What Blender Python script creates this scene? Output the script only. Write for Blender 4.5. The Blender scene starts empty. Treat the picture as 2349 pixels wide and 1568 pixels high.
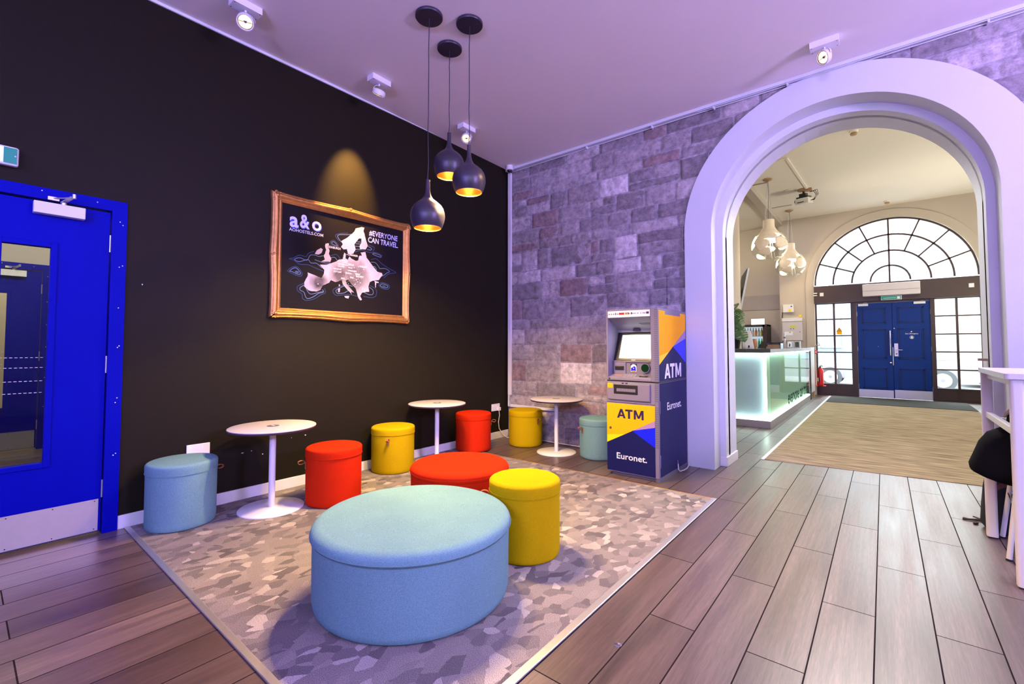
import bpy, bmesh, math, random
from mathutils import Vector, Matrix, noise
R = math.radians
PI = math.pi
scene = bpy.context.scene
C = bpy.context.collection
random.seed(7)

# ---------------------------------------------------------------- materials
def new_mat(name):
    m = bpy.data.materials.new(name); m.use_nodes = True
    nt = m.node_tree; nt.nodes.clear()
    out = nt.nodes.new('ShaderNodeOutputMaterial')
    b = nt.nodes.new('ShaderNodeBsdfPrincipled')
    nt.links.new(b.outputs[0], out.inputs[0])
    return m, nt, b

def N(nt, t, **kw):
    n = nt.nodes.new(t)
    for k, v in kw.items():
        if k.startswith('i_'):
            key = k[2:]
            key = int(key) if key.isdigit() else key.replace('_', ' ')
            n.inputs[key].default_value = v
        else: setattr(n, k, v)
    return n

def mat(name, col, rough=.5, metal=0, var=.06, scale=12, bump=0, bscale=200, emit=None, es=0, spec=.5, coat=0, sheen=0, speck=0):
    m, nt, b = new_mat(name)
    c = (*col, 1)
    tc = N(nt, 'ShaderNodeTexCoord')
    nz = N(nt, 'ShaderNodeTexNoise', i_Scale=scale, i_Detail=4.0)
    nt.links.new(tc.outputs['Object'], nz.inputs['Vector'])
    mx = N(nt, 'ShaderNodeMix', data_type='RGBA')
    mx.inputs[6].default_value = (*[x*(1-var) for x in col], 1)
    mx.inputs[7].default_value = (*[min(1, x*(1+var)) for x in col], 1)
    nt.links.new(nz.outputs[0], mx.inputs[0])
    last = mx.outputs[2]
    if speck:
        n2 = N(nt, 'ShaderNodeTexNoise', i_Scale=420.0, i_Detail=2.0)
        nt.links.new(tc.outputs['Object'], n2.inputs['Vector'])
        rp = N(nt, 'ShaderNodeMapRange', i_1=.3, i_2=.7, i_3=1-speck, i_4=1+speck)
        nt.links.new(n2.outputs[0], rp.inputs[0])
        mm = N(nt, 'ShaderNodeMix', data_type='RGBA', blend_type='MULTIPLY'); mm.inputs[0].default_value = 1
        nt.links.new(last, mm.inputs[6]); nt.links.new(rp.outputs[0], mm.inputs[7]); last = mm.outputs[2]
    nt.links.new(last, b.inputs['Base Color'])
    b.inputs['Roughness'].default_value = rough
    b.inputs['Metallic'].default_value = metal
    b.inputs['Specular IOR Level'].default_value = spec
    b.inputs['Coat Weight'].default_value = coat
    b.inputs['Sheen Weight'].default_value = sheen
    if bump:
        n3 = N(nt, 'ShaderNodeTexNoise', i_Scale=float(bscale), i_Detail=3.0)
        nt.links.new(tc.outputs['Object'], n3.inputs['Vector'])
        bp = N(nt, 'ShaderNodeBump', i_Strength=bump, i_Distance=.002)
        nt.links.new(n3.outputs[0], bp.inputs['Height']); nt.links.new(bp.outputs[0], b.inputs['Normal'])
    if emit:
        b.inputs['Emission Color'].default_value = (*emit, 1); b.inputs['Emission Strength'].default_value = es
    return m

def glass_mat(name, tint=(.93, .97, .97), refl=.08):
    m = bpy.data.materials.new(name); m.use_nodes = True
    nt = m.node_tree; nt.nodes.clear()
    out = nt.nodes.new('ShaderNodeOutputMaterial')
    tr = N(nt, 'ShaderNodeBsdfTransparent'); tr.inputs[0].default_value = (*tint, 1)
    gl = N(nt, 'ShaderNodeBsdfGlossy'); gl.inputs['Roughness'].default_value = .02
    fr = N(nt, 'ShaderNodeFresnel', i_IOR=1.45)
    mx = N(nt, 'ShaderNodeMixShader')
    ge = N(nt, 'ShaderNodeNewGeometry'); iv = N(nt, 'ShaderNodeMath', operation='SUBTRACT', i_0=1.0); nt.links.new(ge.outputs['Backfacing'], iv.inputs[1])
    ml = N(nt, 'ShaderNodeMath', operation='MULTIPLY'); nt.links.new(fr.outputs[0], ml.inputs[0]); nt.links.new(iv.outputs[0], ml.inputs[1])
    nt.links.new(ml.outputs[0], mx.inputs[0]); nt.links.new(tr.outputs[0], mx.inputs[1]); nt.links.new(gl.outputs[0], mx.inputs[2])
    nt.links.new(mx.outputs[0], out.inputs[0])
    return m

def pos_vec(nt, sx=1, sy=1, sz=1):
    g = N(nt, 'ShaderNodeNewGeometry')
    mp = N(nt, 'ShaderNodeMapping'); mp.inputs['Scale'].default_value = (sx, sy, sz)
    nt.links.new(g.outputs['Position'], mp.inputs[0]); return mp.outputs[0]

def wood_floor_mat():
    m, nt, b = new_mat('oak_plank_tiles')
    g = N(nt, 'ShaderNodeNewGeometry'); sp = N(nt, 'ShaderNodeSeparateXYZ'); nt.links.new(g.outputs['Position'], sp.inputs[0])
    a = N(nt, 'ShaderNodeMath', operation='ADD', i_1=-.785); nt.links.new(sp.outputs[1], a.inputs[0])
    c = N(nt, 'ShaderNodeMath', operation='ADD', i_1=.253+19.6); nt.links.new(sp.outputs[0], c.inputs[0])
    cb = N(nt, 'ShaderNodeCombineXYZ'); nt.links.new(a.outputs[0], cb.inputs[0]); nt.links.new(c.outputs[0], cb.inputs[1])
    br = N(nt, 'ShaderNodeTexBrick', offset=.5, offset_frequency=2, squash=1)
    br.inputs['Scale'].default_value = 1; br.inputs['Mortar Size'].default_value = .0028; br.inputs['Mortar Smooth'].default_value = .1
    br.inputs['Brick Width'].default_value = 1.22; br.inputs['Row Height'].default_value = .196; br.inputs['Bias'].default_value = 0
    br.inputs['Color1'].default_value = (.070, .041, .033, 1); br.inputs['Color2'].default_value = (.135, .091, .077, 1)
    br.inputs['Mortar'].default_value = (.02, .015, .014, 1)
    nt.links.new(cb.outputs[0], br.inputs['Vector'])
    # long grain, shifted per plank row
    row = N(nt, 'ShaderNodeMath', operation='MULTIPLY', i_1=1/.196); nt.links.new(c.outputs[0], row.inputs[0])
    fl = N(nt, 'ShaderNodeMath', operation='FLOOR'); nt.links.new(row.outputs[0], fl.inputs[0])
    cb2 = N(nt, 'ShaderNodeCombineXYZ'); nt.links.new(sp.outputs[0], cb2.inputs[0]); nt.links.new(sp.outputs[1], cb2.inputs[1]); nt.links.new(fl.outputs[0], cb2.inputs[2])
    def grain(sx, sy, det, dist):
        mp = N(nt, 'ShaderNodeMapping'); mp.inputs['Scale'].default_value = (sx, sy, 3.7)
        nt.links.new(cb2.outputs[0], mp.inputs[0])
        nz = N(nt, 'ShaderNodeTexNoise', i_Scale=1.0, i_Detail=det, i_Distortion=dist); nt.links.new(mp.outputs[0], nz.inputs['Vector']); return nz.outputs[0]
    g1 = grain(70, 2.2, 5.0, .15); g2 = grain(11, .9, 3.0, .5); g3 = grain(260, 14, 2.0, .2)
    r1 = N(nt, 'ShaderNodeMapRange', i_1=.3, i_2=.7, i_3=.74, i_4=1.24); nt.links.new(g1, r1.inputs[0])
    r2 = N(nt, 'ShaderNodeMapRange', i_1=.3, i_2=.7, i_3=.75, i_4=1.25); nt.links.new(g2, r2.inputs[0])
    r3 = N(nt, 'ShaderNodeMapRange', i_1=.3, i_2=.7, i_3=.78, i_4=1.2); nt.links.new(g3, r3.inputs[0])
    m1 = N(nt, 'ShaderNodeMath', operation='MULTIPLY'); nt.links.new(r1.outputs[0], m1.inputs[0]); nt.links.new(r2.outputs[0], m1.inputs[1])
    m2 = N(nt, 'ShaderNodeMath', operation='MULTIPLY'); nt.links.new(m1.outputs[0], m2.inputs[0]); nt.links.new(r3.outputs[0], m2.inputs[1])
    mm = N(nt, 'ShaderNodeMix', data_type='RGBA', blend_type='MULTIPLY'); mm.inputs[0].default_value = 1
    nt.links.new(br.outputs['Color'], mm.inputs[6]); nt.links.new(m2.outputs[0], mm.inputs[7])
    nt.links.new(mm.outputs[2], b.inputs['Base Color'])
    rr = N(nt, 'ShaderNodeMapRange', i_1=.3, i_2=.7, i_3=.30, i_4=.40); nt.links.new(g2, rr.inputs[0]); mr = N(nt, 'ShaderNodeMath', operation='MAXIMUM'); nt.links.new(rr.outputs[0], mr.inputs[0]); nt.links.new(br.outputs['Fac'], mr.inputs[1]); nt.links.new(mr.outputs[0], b.inputs['Roughness'])
    sp2 = N(nt, 'ShaderNodeMapRange', i_3=.9, i_4=.05); nt.links.new(br.outputs['Fac'], sp2.inputs[0]); nt.links.new(sp2.outputs[0], b.inputs['Specular IOR Level'])
    h = N(nt, 'ShaderNodeMath', operation='MULTIPLY_ADD', i_1=-1.0, i_2=0.0); nt.links.new(br.outputs['Fac'], h.inputs[0])
    h2 = N(nt, 'ShaderNodeMath', operation='MULTIPLY_ADD', i_1=.0); nt.links.new(g1, h2.inputs[0]); nt.links.new(h.outputs[0], h2.inputs[2])
    bp = N(nt, 'ShaderNodeBump', i_Strength=.6, i_Distance=.002); nt.links.new(h2.outputs[0], bp.inputs['Height']); nt.links.new(bp.outputs[0], b.inputs['Normal'])
    b.inputs['Specular IOR Level'].default_value = .9
    return m

def rug_mat():
    m, nt, b = new_mat('mosaic_pattern_carpet')
    g = N(nt, 'ShaderNodeNewGeometry')
    nzd = N(nt, 'ShaderNodeTexNoise', i_Scale=14.0, i_Detail=3.0); nt.links.new(g.outputs['Position'], nzd.inputs['Vector'])
    ad = N(nt, 'ShaderNodeVectorMath', operation='MULTIPLY_ADD'); ad.inputs[1].default_value = (.035, .035, 0)
    nt.links.new(nzd.outputs['Color'], ad.inputs[0]); nt.links.new(g.outputs['Position'], ad.inputs[2])
    mp = N(nt, 'ShaderNodeMapping'); mp.inputs['Scale'].default_value = (19, 14, 0.0001); mp.inputs['Rotation'].default_value = (0, 0, .5)
    nt.links.new(ad.outputs[0], mp.inputs[0])
    v = N(nt, 'ShaderNodeTexVoronoi', i_Scale=1.0, i_Randomness=.85)
    nt.links.new(mp.outputs[0], v.inputs['Vector'])
    s = N(nt, 'ShaderNodeSeparateColor'); nt.links.new(v.outputs['Color'], s.inputs[0])
    rp = N(nt, 'ShaderNodeValToRGB'); rp.color_ramp.interpolation = 'CONSTANT'
    e = rp.color_ramp.elements
    cols = [(0, (.095, .083, .088)), (.18, (.145, .128, .130)), (.34, (.225, .196, .186)), (.62, (.275, .24, .224)), (.78, (.24, .214, .205)), (.88, (.45, .40, .365))]
    e[0].position = 0; e[0].color = (*cols[0][1], 1); e[1].position = cols[1][0]; e[1].color = (*cols[1][1], 1)
    for p_, c_ in cols[2:]:
        q = e.new(p_); q.color = (*c_, 1)
    nt.links.new(s.outputs[0], rp.inputs[0])
    n2 = N(nt, 'ShaderNodeTexNoise', i_Scale=330.0, i_Detail=2.0); nt.links.new(g.outputs['Position'], n2.inputs['Vector'])
    r2 = N(nt, 'ShaderNodeMapRange', i_1=.32, i_2=.68, i_3=.50, i_4=1.55); nt.links.new(n2.outputs[0], r2.inputs[0])
    n3 = N(nt, 'ShaderNodeTexNoise', i_Scale=2.2, i_Detail=2.0); nt.links.new(g.outputs['Position'], n3.inputs['Vector'])
    r3 = N(nt, 'ShaderNodeMapRange', i_1=.3, i_2=.7, i_3=.0, i_4=.75); nt.links.new(n3.outputs[0], r3.inputs[0])
    md = N(nt, 'ShaderNodeMix', data_type='RGBA'); md.inputs[7].default_value = (.215, .188, .18, 1)
    nt.links.new(r3.outputs[0], md.inputs[0]); nt.links.new(rp.outputs[0], md.inputs[6])
    mm = N(nt, 'ShaderNodeMix', data_type='RGBA', blend_type='MULTIPLY'); mm.inputs[0].default_value = 1
    nt.links.new(md.outputs[2], mm.inputs[6]); nt.links.new(r2.outputs[0], mm.inputs[7])
    nt.links.new(mm.outputs[2], b.inputs['Base Color']); b.inputs['Roughness'].default_value = .95; b.inputs['Specular IOR Level'].default_value = .1
    bp = N(nt, 'ShaderNodeBump', i_Strength=.5, i_Distance=.004); nt.links.new(n2.outputs[0], bp.inputs['Height']); nt.links.new(bp.outputs[0], b.inputs['Normal'])
    return m

def streak_carpet_mat():
    m, nt, b = new_mat('streaked_tan_carpet')
    v = pos_vec(nt, 3.2, 26, 1)
    nz = N(nt, 'ShaderNodeTexNoise', i_Scale=1.0, i_Detail=5.0, i_Distortion=.3); nt.links.new(v, nz.inputs['Vector'])
    rp = N(nt, 'ShaderNodeValToRGB'); e = rp.color_ramp.elements
    e[0].position = .30; e[0].color = (.165, .125, .08, 1); e[1].position = .72; e[1].color = (.47, .36, .24, 1)
    q = e.new(.5); q.color = (.31, .235, .15, 1)
    nt.links.new(nz.outputs[0], rp.inputs[0]); nt.links.new(rp.outputs[0], b.inputs['Base Color'])
    b.inputs['Roughness'].default_value = .95; b.inputs['Specular IOR Level'].default_value = .1
    return m

def stone_mat():
    m, nt, b = new_mat('rough_rubble_stone')
    at = N(nt, 'ShaderNodeVertexColor', layer_name='Col')
    g = N(nt, 'ShaderNodeNewGeometry')
    n1 = N(nt, 'ShaderNodeTexNoise', i_Scale=14.0, i_Detail=8.0, i_Roughness=.7); nt.links.new(g.outputs['Position'], n1.inputs['Vector'])
    mp = N(nt, 'ShaderNodeMapping'); mp.inputs['Rotation'].default_value = (0, .6, 0); mp.inputs['Scale'].default_value = (28, 20, 70)
    nt.links.new(g.outputs['Position'], mp.inputs[0])
    n2 = N(nt, 'ShaderNodeTexNoise', i_Scale=1.0, i_Detail=4.0, i_Distortion=1.0); nt.links.new(mp.outputs[0], n2.inputs['Vector'])
    r1 = N(nt, 'ShaderNodeMapRange', i_1=.3, i_2=.7, i_3=.5, i_4=1.5); nt.links.new(n1.outputs[0], r1.inputs[0])
    mm = N(nt, 'ShaderNodeMix', data_type='RGBA', blend_type='MULTIPLY'); mm.inputs[0].default_value = 1
    nt.links.new(at.outputs[0], mm.inputs[6]); nt.links.new(r1.outputs[0], mm.inputs[7]); nt.links.new(mm.outputs[2], b.inputs['Base Color'])
    b.inputs['Roughness'].default_value = .8; b.inputs['Specular IOR Level'].default_value = .35
    h = N(nt, 'ShaderNodeMath', operation='ADD'); nt.links.new(n1.outputs[0], h.inputs[0]); nt.links.new(n2.outputs[0], h.inputs[1])
    bp = N(nt, 'ShaderNodeBump', i_Strength=.9, i_Distance=.012); nt.links.new(h.outputs[0], bp.inputs['Height']); nt.links.new(bp.outputs[0], b.inputs['Normal'])
    return m

def map_mat():
    m, nt, b = new_mat('misty_chalk_map_paint')
    g = N(nt, 'ShaderNodeNewGeometry'); nz = N(nt, 'ShaderNodeTexNoise', i_Scale=7.0, i_Detail=5.0, i_Distortion=.8); nt.links.new(g.outputs['Position'], nz.inputs['Vector'])
    def blob(c, r):
        d = N(nt, 'ShaderNodeVectorMath', operation='DISTANCE'); nt.links.new(g.outputs['Position'], d.inputs[0]); d.inputs[1].default_value = c
        q = N(nt, 'ShaderNodeMapRange', i_1=r*.35, i_2=r, i_3=.85, i_4=0.0); nt.links.new(d.outputs['Value'], q.inputs[0]); return q.outputs[0]
    a = N(nt, 'ShaderNodeMath', operation='MAXIMUM'); nt.links.new(blob((-3.9, 2.39, 1.87), .19), a.inputs[0]); nt.links.new(blob((-3.9, 2.04, 1.77), .10), a.inputs[1])
    a2 = N(nt, 'ShaderNodeMath', operation='MAXIMUM'); nt.links.new(a.outputs[0], a2.inputs[0]); nt.links.new(blob((-3.9, 2.25, 1.86), .13), a2.inputs[1])
    w = N(nt, 'ShaderNodeMapRange', i_1=.35, i_2=.7, i_3=-.15, i_4=.22); nt.links.new(nz.outputs[0], w.inputs[0])
    t = N(nt, 'ShaderNodeMath', operation='ADD', use_clamp=True); nt.links.new(a2.outputs[0], t.inputs[0]); nt.links.new(w.outputs[0], t.inputs[1])
    mx = N(nt, 'ShaderNodeMix', data_type='RGBA'); mx.inputs[6].default_value = (.50, .45, .58, 1); mx.inputs[7].default_value = (.035, .02, .03, 1)
    nt.links.new(t.outputs[0], mx.inputs[0]); nt.links.new(mx.outputs[2], b.inputs['Base Color']); b.inputs['Roughness'].default_value = .8
    return m
M = {}
M['floor'] = wood_floor_mat(); M['rug'] = rug_mat(); M['carpet'] = streak_carpet_mat(); M['stone'] = stone_mat()
M['darkwall'] = mat('dark_olive_paint', (.0125, .0105, .0062), .5, bump=.12, bscale=90, var=.08, spec=.10)
M['ceiling'] = mat('white_ceiling_paint', (.86, .80, .75), .8, var=.03, scale=2)
M['plaster'] = mat('white_plaster', (.68, .715, .75), .75, var=.03, scale=4, bump=.1, bscale=40)
M['cream'] = mat('cream_wall_paint', (.52, .46, .39), .8, var=.03, scale=2)
M['hallceil'] = mat('cream_ceiling_paint', (.84, .79, .70), .8, var=.02, scale=2)
M['greypanel'] = mat('grey_band_paint', (.40, .35, .33), .7)
M['white'] = mat('white_gloss_paint', (.80, .79, .80), .35, var=.02)
M['whitemetal'] = mat('white_powder_coat', (.82, .80, .82), .3, var=.02, bump=.05, bscale=600)
M['dooorblue'] = mat('royal_blue_paint', (.0004, .002, .30), .5, spec=.06, var=.1, scale=3, bump=.12, bscale=60)
M['bluepaint'] = mat('deep_blue_door_paint', (.0005, .028, .21), .4, spec=.2, var=.06, scale=3)
M['darkblue'] = mat('dark_blue_painted_shade', (.003, .005, .03), .5)
M['steel'] = mat('brushed_steel', (.62, .60, .62), .38, .85, var=.05, scale=30)
M['chrome'] = mat('chrome', (.75, .75, .75), .15, 1)
M['black'] = mat('black_plastic', (.012, .012, .013), .4)
M['rubber'] = mat('black_rubber', (.015, .015, .015), .85)
M['shadeblack'] = mat('matt_dark_lacquer', (.030, .024, .040), .38, var=.1, speck=.1)
M['copper'] = mat('gold_leaf_interior', (.85, .50, .14), .35, .9, var=.2, scale=40)
M['bulb'] = mat('warm_bulb_glow', (1, .8, .5), .4, emit=(1, .62, .22), es=14)
M['bluefab'] = mat('light_blue_felt', (.160, .312, .340), .95, var=.12, scale=5, bump=.6, bscale=420, spec=.05, speck=.3)
M['yelfab'] = mat('mustard_yellow_felt', (.48, .335, .003), .95, var=.06, scale=6, bump=.6, bscale=420, spec=.04, speck=.2)
M['redfab'] = mat('red_felt', (.56, .023, .004), .95, var=.06, scale=6, bump=.6, bscale=420, spec=.04, speck=.2)
M['leather'] = mat('tan_leather', (.36, .12, .04), .5, var=.2)
M['purplewhite'] = mat('white_laminate', (.60, .55, .57), .45, var=.03)
M['darkedge'] = mat('dark_table_edge', (.05, .03, .05), .6)
M['gilt'] = mat('antique_gilt', (.52, .25, .07), .38, .75, var=.35, scale=25, bump=.6, bscale=120)
M['board'] = mat('black_chalkboard', (.007, .005, .006), .6, spec=.15, var=.3, scale=4)
M['chalk'] = map_mat()
M['chalkwhite'] = mat('white_chalk', (.80, .80, .92), .7)
M['chalkline'] = mat('pale_blue_line', (.20, .30, .45), .7)
M['chalkblue'] = mat('dark_blue_line', (.006, .03, .11), .7)
M['glow_blue'] = mat('blue_letter_edge', (.05, .10, .65), .6)
M['glass'] = glass_mat('clear_glass')
M['lens'] = mat('lamp_reflector', (.9, .75, .5), .2, .6, emit=(1, .60, .24), es=3.0)
M['lenshot'] = mat('lamp_filament_glow', (1, .9, .7), .3, emit=(1, .85, .6), es=12)
M['atmgrey'] = mat('atm_grey_plastic', (.18, .165, .22), .45, var=.03)
M['atmdark'] = mat('atm_dark_grey', (.12, .12, .15), .5)
M['yellow'] = mat('signal_yellow_vinyl', (.90, .42, .002), .6, spec=.2, var=.01)
M['yellow2'] = mat('lemon_yellow_vinyl', (.92, .66, .0), .4, var=.01)
M['navy'] = mat('navy_vinyl', (.004, .007, .07), .5, spec=.25, var=.02)
M['royal'] = mat('royal_blue_vinyl', (.001, .012, .75), .35, var=.02)
M['mauve'] = mat('mauve_vinyl', (.34, .22, .40), .4)
M['white_print'] = mat('white_print', (.86, .86, .9), .5)
M['navy_print'] = mat('navy_print', (.01, .008, .05), .5)
M['teal_print'] = mat('teal_print', (.02, .35, .40), .5)
M['screen'] = mat('lit_screen', (.9, .95, .9), .3, emit=(.93, 1, .93), es=1.25)
M['screenblue'] = mat('lit_screen_blue', (.3, .4, .9), .3, emit=(.25, .36, .9), es=1.0)
M['screentan'] = mat('lit_screen_tan', (.8, .5, .3), .3, emit=(.9, .55, .35), es=.9)
M['screengrey'] = mat('lit_screen_grey', (.5, .55, .5), .3, emit=(.55, .6, .58), es=.9)
M['exitgreen'] = mat('exit_sign_green', (.0, .22, .15), .4, emit=(0, .25, .17), es=.25)
M['brownframe'] = mat('dark_brown_window_paint', (.045, .022, .020), .4)
M['beam'] = mat('dark_brown_panel', (.050, .028, .026), .45, var=.1)
M['counterblack'] = mat('black_gloss_worktop', (.012, .014, .016), .15, coat=.5)
M['mint'] = mat('backlit_mint_glass', (.45, .62, .52), .12, emit=(.62, .88, .74), es=.45, coat=.6)
M['bluemint'] = mat('backlit_pale_glass', (.45, .58, .58), .3, emit=(.60, .74, .82), es=.55)
M['ledwhite'] = mat('led_strip_white', (.9, 1, .95), .3, emit=(.85, 1, .90), es=9)
M['plinth'] = mat('brushed_plinth', (.34, .31, .31), .4, .3)
M['text_green'] = mat('dark_green_letters', (.012, .04, .03), 1, spec=0)
M['leaf'] = mat('monstera_leaf', (.03, .11, .012), .35, var=.35, scale=9)
M['stem'] = mat('plant_stem', (.10, .16, .04), .6)
M['terracotta'] = mat('terracotta', (.55, .20, .09), .6)
M['woodlight'] = mat('light_wood', (.42, .26, .13), .5, var=.2, scale=20)
M['signlit'] = mat('lit_white_sign', (1, 1, 1), .4, emit=(1, 1, 1), es=2.0)
M['fridgein'] = mat('fridge_lit_interior', (.85, .9, .9), .5, emit=(.8, .95, 1), es=.7)
M['orangeb'] = mat('orange_bottle', (.8, .24, .02), .25); M['yelb'] = mat('yellow_bottle', (.85, .6, .05), .25)
M['greenb'] = mat('green_bottle', (.02, .45, .18), .2); M['pinkb'] = mat('pale_bottle', (.8, .6, .6), .25)
M['redpaint'] = mat('fire_red', (.62, .012, .010), .3)
M['mattress'] = mat('dark_entrance_mat', (.035, .038, .036), .95, bump=.5, bscale=200, var=.2)
M['cloth'] = mat('black_cloth', (.004, .004, .006), .95, bump=.4, bscale=60, spec=.1)
M['navycloth'] = mat('navy_cloth', (.006, .008, .02), .9)
M['burgundy'] = mat('burgundy_strap', (.10, .02, .03), .7)
M['beige'] = mat('beige_fleece', (.34, .26, .20), .95, bump=.8, bscale=120)
M['twig'] = mat('brown_strap', (.10, .06, .04), .8)
M['facade'] = mat('pale_facade', (.26, .25, .24), .8); M['facadeblue'] = mat('pale_blue_facade', (.105, .145, .17), .8)
M['asphalt'] = mat('pale_asphalt', (.085, .085, .09), .8); M['pave'] = mat('pale_paving', (.16, .16, .155), .8)
M['carwhite'] = mat('silver_car_paint', (.17, .18, .19), .35, coat=.3); M['tyre'] = mat('tyre', (.04, .045, .05), .8)
M['carglass'] = mat('car_glass', (.15, .20, .24), .1)
M['brick'] = mat('faint_red_brick', (.14, .09, .08), .8)
M['projector'] = mat('white_projector', (.75, .72, .68), .4)
M['shadeglow'] = mat('translucent_lamp_shard', (.80, .68, .52), .4, emit=(1, .78, .46), es=.10)
M['tvedge'] = mat('silver_tv_edge', (.75, .82, .84), .3)
M['label_green'] = mat('lime_label', (.55, .75, .02), .5)

# ---------------------------------------------------------------- mesh builder
ORG = {}
class MB:
    def __init__(s): s.bm = bmesh.new(); s.mi = 0
    def m(s, i): s.mi = i; return s
    def face(s, vs):
        try: f = s.bm.faces.new(vs)
        except ValueError: return None
        f.material_index = s.mi; return f
    def quad(s, *p): return s.face([s.bm.verts.new(q) for q in p])
    def poly(s, pts): return s.face([s.bm.verts.new(q) for q in pts])
    def box(s, x0, x1, y0, y1, z0, z1, T=None):
        v = [Vector((x, y, z)) for x in (x0, x1) for y in (y0, y1) for z in (z0, z1)]
        if T is not None: v = [T @ q for q in v]
        v = [s.bm.verts.new(q) for q in v]
        for f in ((0,1,3,2), (4,6,7,5), (0,4,5,1), (2,3,7,6), (0,2,6,4), (1,5,7,3)): s.face([v[i] for i in f])
        return s
    def ringloft(s, rings, closed=True, cap0=True, cap1=True):
        L = [[s.bm.verts.new(p) for p in r] for r in rings]
        n = len(L[0])
        for a, b in zip(L, L[1:]):
            for i in range(n if closed else n-1):
                j = (i+1) % n
                s.face([a[i], a[j], b[j], b[i]])
        if cap0: s.face(list(reversed(L[0])))
        if cap1: s.face(L[-1])
        return s
    def lathe(s, prof, cx=0, cy=0, cz=0, seg=48, T=None, cap0=True, cap1=True):
        rings = []
        for r, z in prof:
            ring = [Vector((cx+max(r, 1e-4)*math.cos(2*PI*i/seg), cy+max(r, 1e-4)*math.sin(2*PI*i/seg), cz+z)) for i in range(seg)]
            if T is not None: ring = [T @ q for q in ring]
            rings.append(ring)
        return s.ringloft(rings, True, cap0, cap1)
    def cyl(s, a, b, r, seg=16, r2=None):
        a, b = Vector(a), Vector(b); d = (b-a); q = d.to_track_quat('Z', 'Y').to_matrix().to_4x4()
        T = Matrix.Translation(a) @ q
        return s.lathe([(r, 0), (r if r2 is None else r2, d.length)], seg=seg, T=T)
    def tube(s, pts, r, seg=8):
        pts = [Vector(p) for p in pts]; rings = []
        up = Vector((0, 0, 1))
        for i, p in enumerate(pts):
            d = (pts[min(i+1, len(pts)-1)]-pts[max(i-1, 0)]).normalized()
            u = up if abs(d.dot(up)) < .95 else Vector((1, 0, 0))
            a = d.cross(u).normalized(); b = a.cross(d)
            rr = r[i] if isinstance(r, (list, tuple)) else r
            rings.append([p+a*rr*math.cos(2*PI*k/seg)+b*rr*math.sin(2*PI*k/seg) for k in range(seg)])
        return s.ringloft(rings)
    def ribbon(s, pts, wdir, w, t):
        """flat strap: pts along, width vector wdir*w, thickness t"""
        pts = [Vector(p) for p in pts]; W = Vector(wdir).normalized()*w/2; rings = []
        for i, p in enumerate(pts):
            d = (pts[min(i+1, len(pts)-1)]-pts[max(i-1, 0)]).normalized(); n = d.cross(W).normalized()*t/2
            rings.append([p-W-n, p+W-n, p+W+n, p-W+n])
        return s.ringloft(rings)
    def sphere(s, c, r, seg=20, rings=12, sc=(1, 1, 1)):
        c = Vector(c); P = []
        for i in range(rings+1):
            a = PI*i/rings-PI/2
            P.append((math.cos(a)*r, math.sin(a)*r))
        T = Matrix.Translation(c) @ Matrix.Diagonal((*sc, 1))
        return s.lathe(P, seg=seg, T=T)
    def prism(s, pts, fn, d0, d1):
        """pts: 2D outline (counter-clockwise), fn(u,v,d)->xyz"""
        a = [s.bm.verts.new(fn(u, v, d0)) for u, v in pts]; b = [s.bm.verts.new(fn(u, v, d1)) for u, v in pts]
        n = len(pts)
        s.face(a); s.face(list(reversed(b)))
        for i in range(n): s.face([a[i], b[i], b[(i+1) % n], a[(i+1) % n]])
        return s
    def build(s, name, mats, parent=None, smooth=True, bevel=0, bseg=2, ang=.7, recalc=True):
        bm = s.bm
        if recalc: bmesh.ops.recalc_face_normals(bm, faces=bm.faces)
        me = bpy.data.meshes.new(name); bm.to_mesh(me); bm.free()
        for k in (mats if isinstance(mats, (list, tuple)) else [mats]): me.materials.append(M[k] if isinstance(k, str) else k)
        if smooth:
            me.polygons.foreach_set('use_smooth', [True]*len(me.polygons))
            me.set_sharp_from_angle(angle=ang)
        o = bpy.data.objects.new(name, me); C.objects.link(o)
        if parent is not None:
            o.parent = parent; off = ORG.get(parent, Vector((0, 0, 0)))
            o.location = -off; ORG[o] = Vector((0, 0, 0))
        else: ORG[o] = Vector((0, 0, 0))
        if bevel:
            b = o.modifiers.new('bevel', 'BEVEL'); b.width = bevel; b.segments = bseg; b.limit_method = 'ANGLE'; b.angle_limit = .6
            b.harden_normals = False
        return o

def tag(o, label=None, cat=None, group=None, kind=None):
    if label: o['label'] = label
    if cat: o['category'] = cat
    if group: o['group'] = group
    if kind: o['kind'] = kind
    return o
def thing(name, label, cat, loc, group=None):
    o = bpy.data.objects.new(name, None); C.objects.link(o); o.location = loc; o.empty_display_size = .1
    ORG[o] = Vector(loc); return tag(o, label, cat, group)
def copy_tree(o, loc=None, parent=None, label=None, rz=None):
    c = o.copy(); C.objects.link(c)
    if parent is not None: c.parent = parent
    if loc is not None: c.location = loc
    if rz is not None: c.rotation_euler = (0, 0, rz)
    if label: c['label'] = label
    for ch in list(o.children): copy_tree(ch, parent=c)
    return c
def struct(o, label=None):
    o['kind'] = 'structure'
    if label: o['label'] = label
    return o

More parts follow.
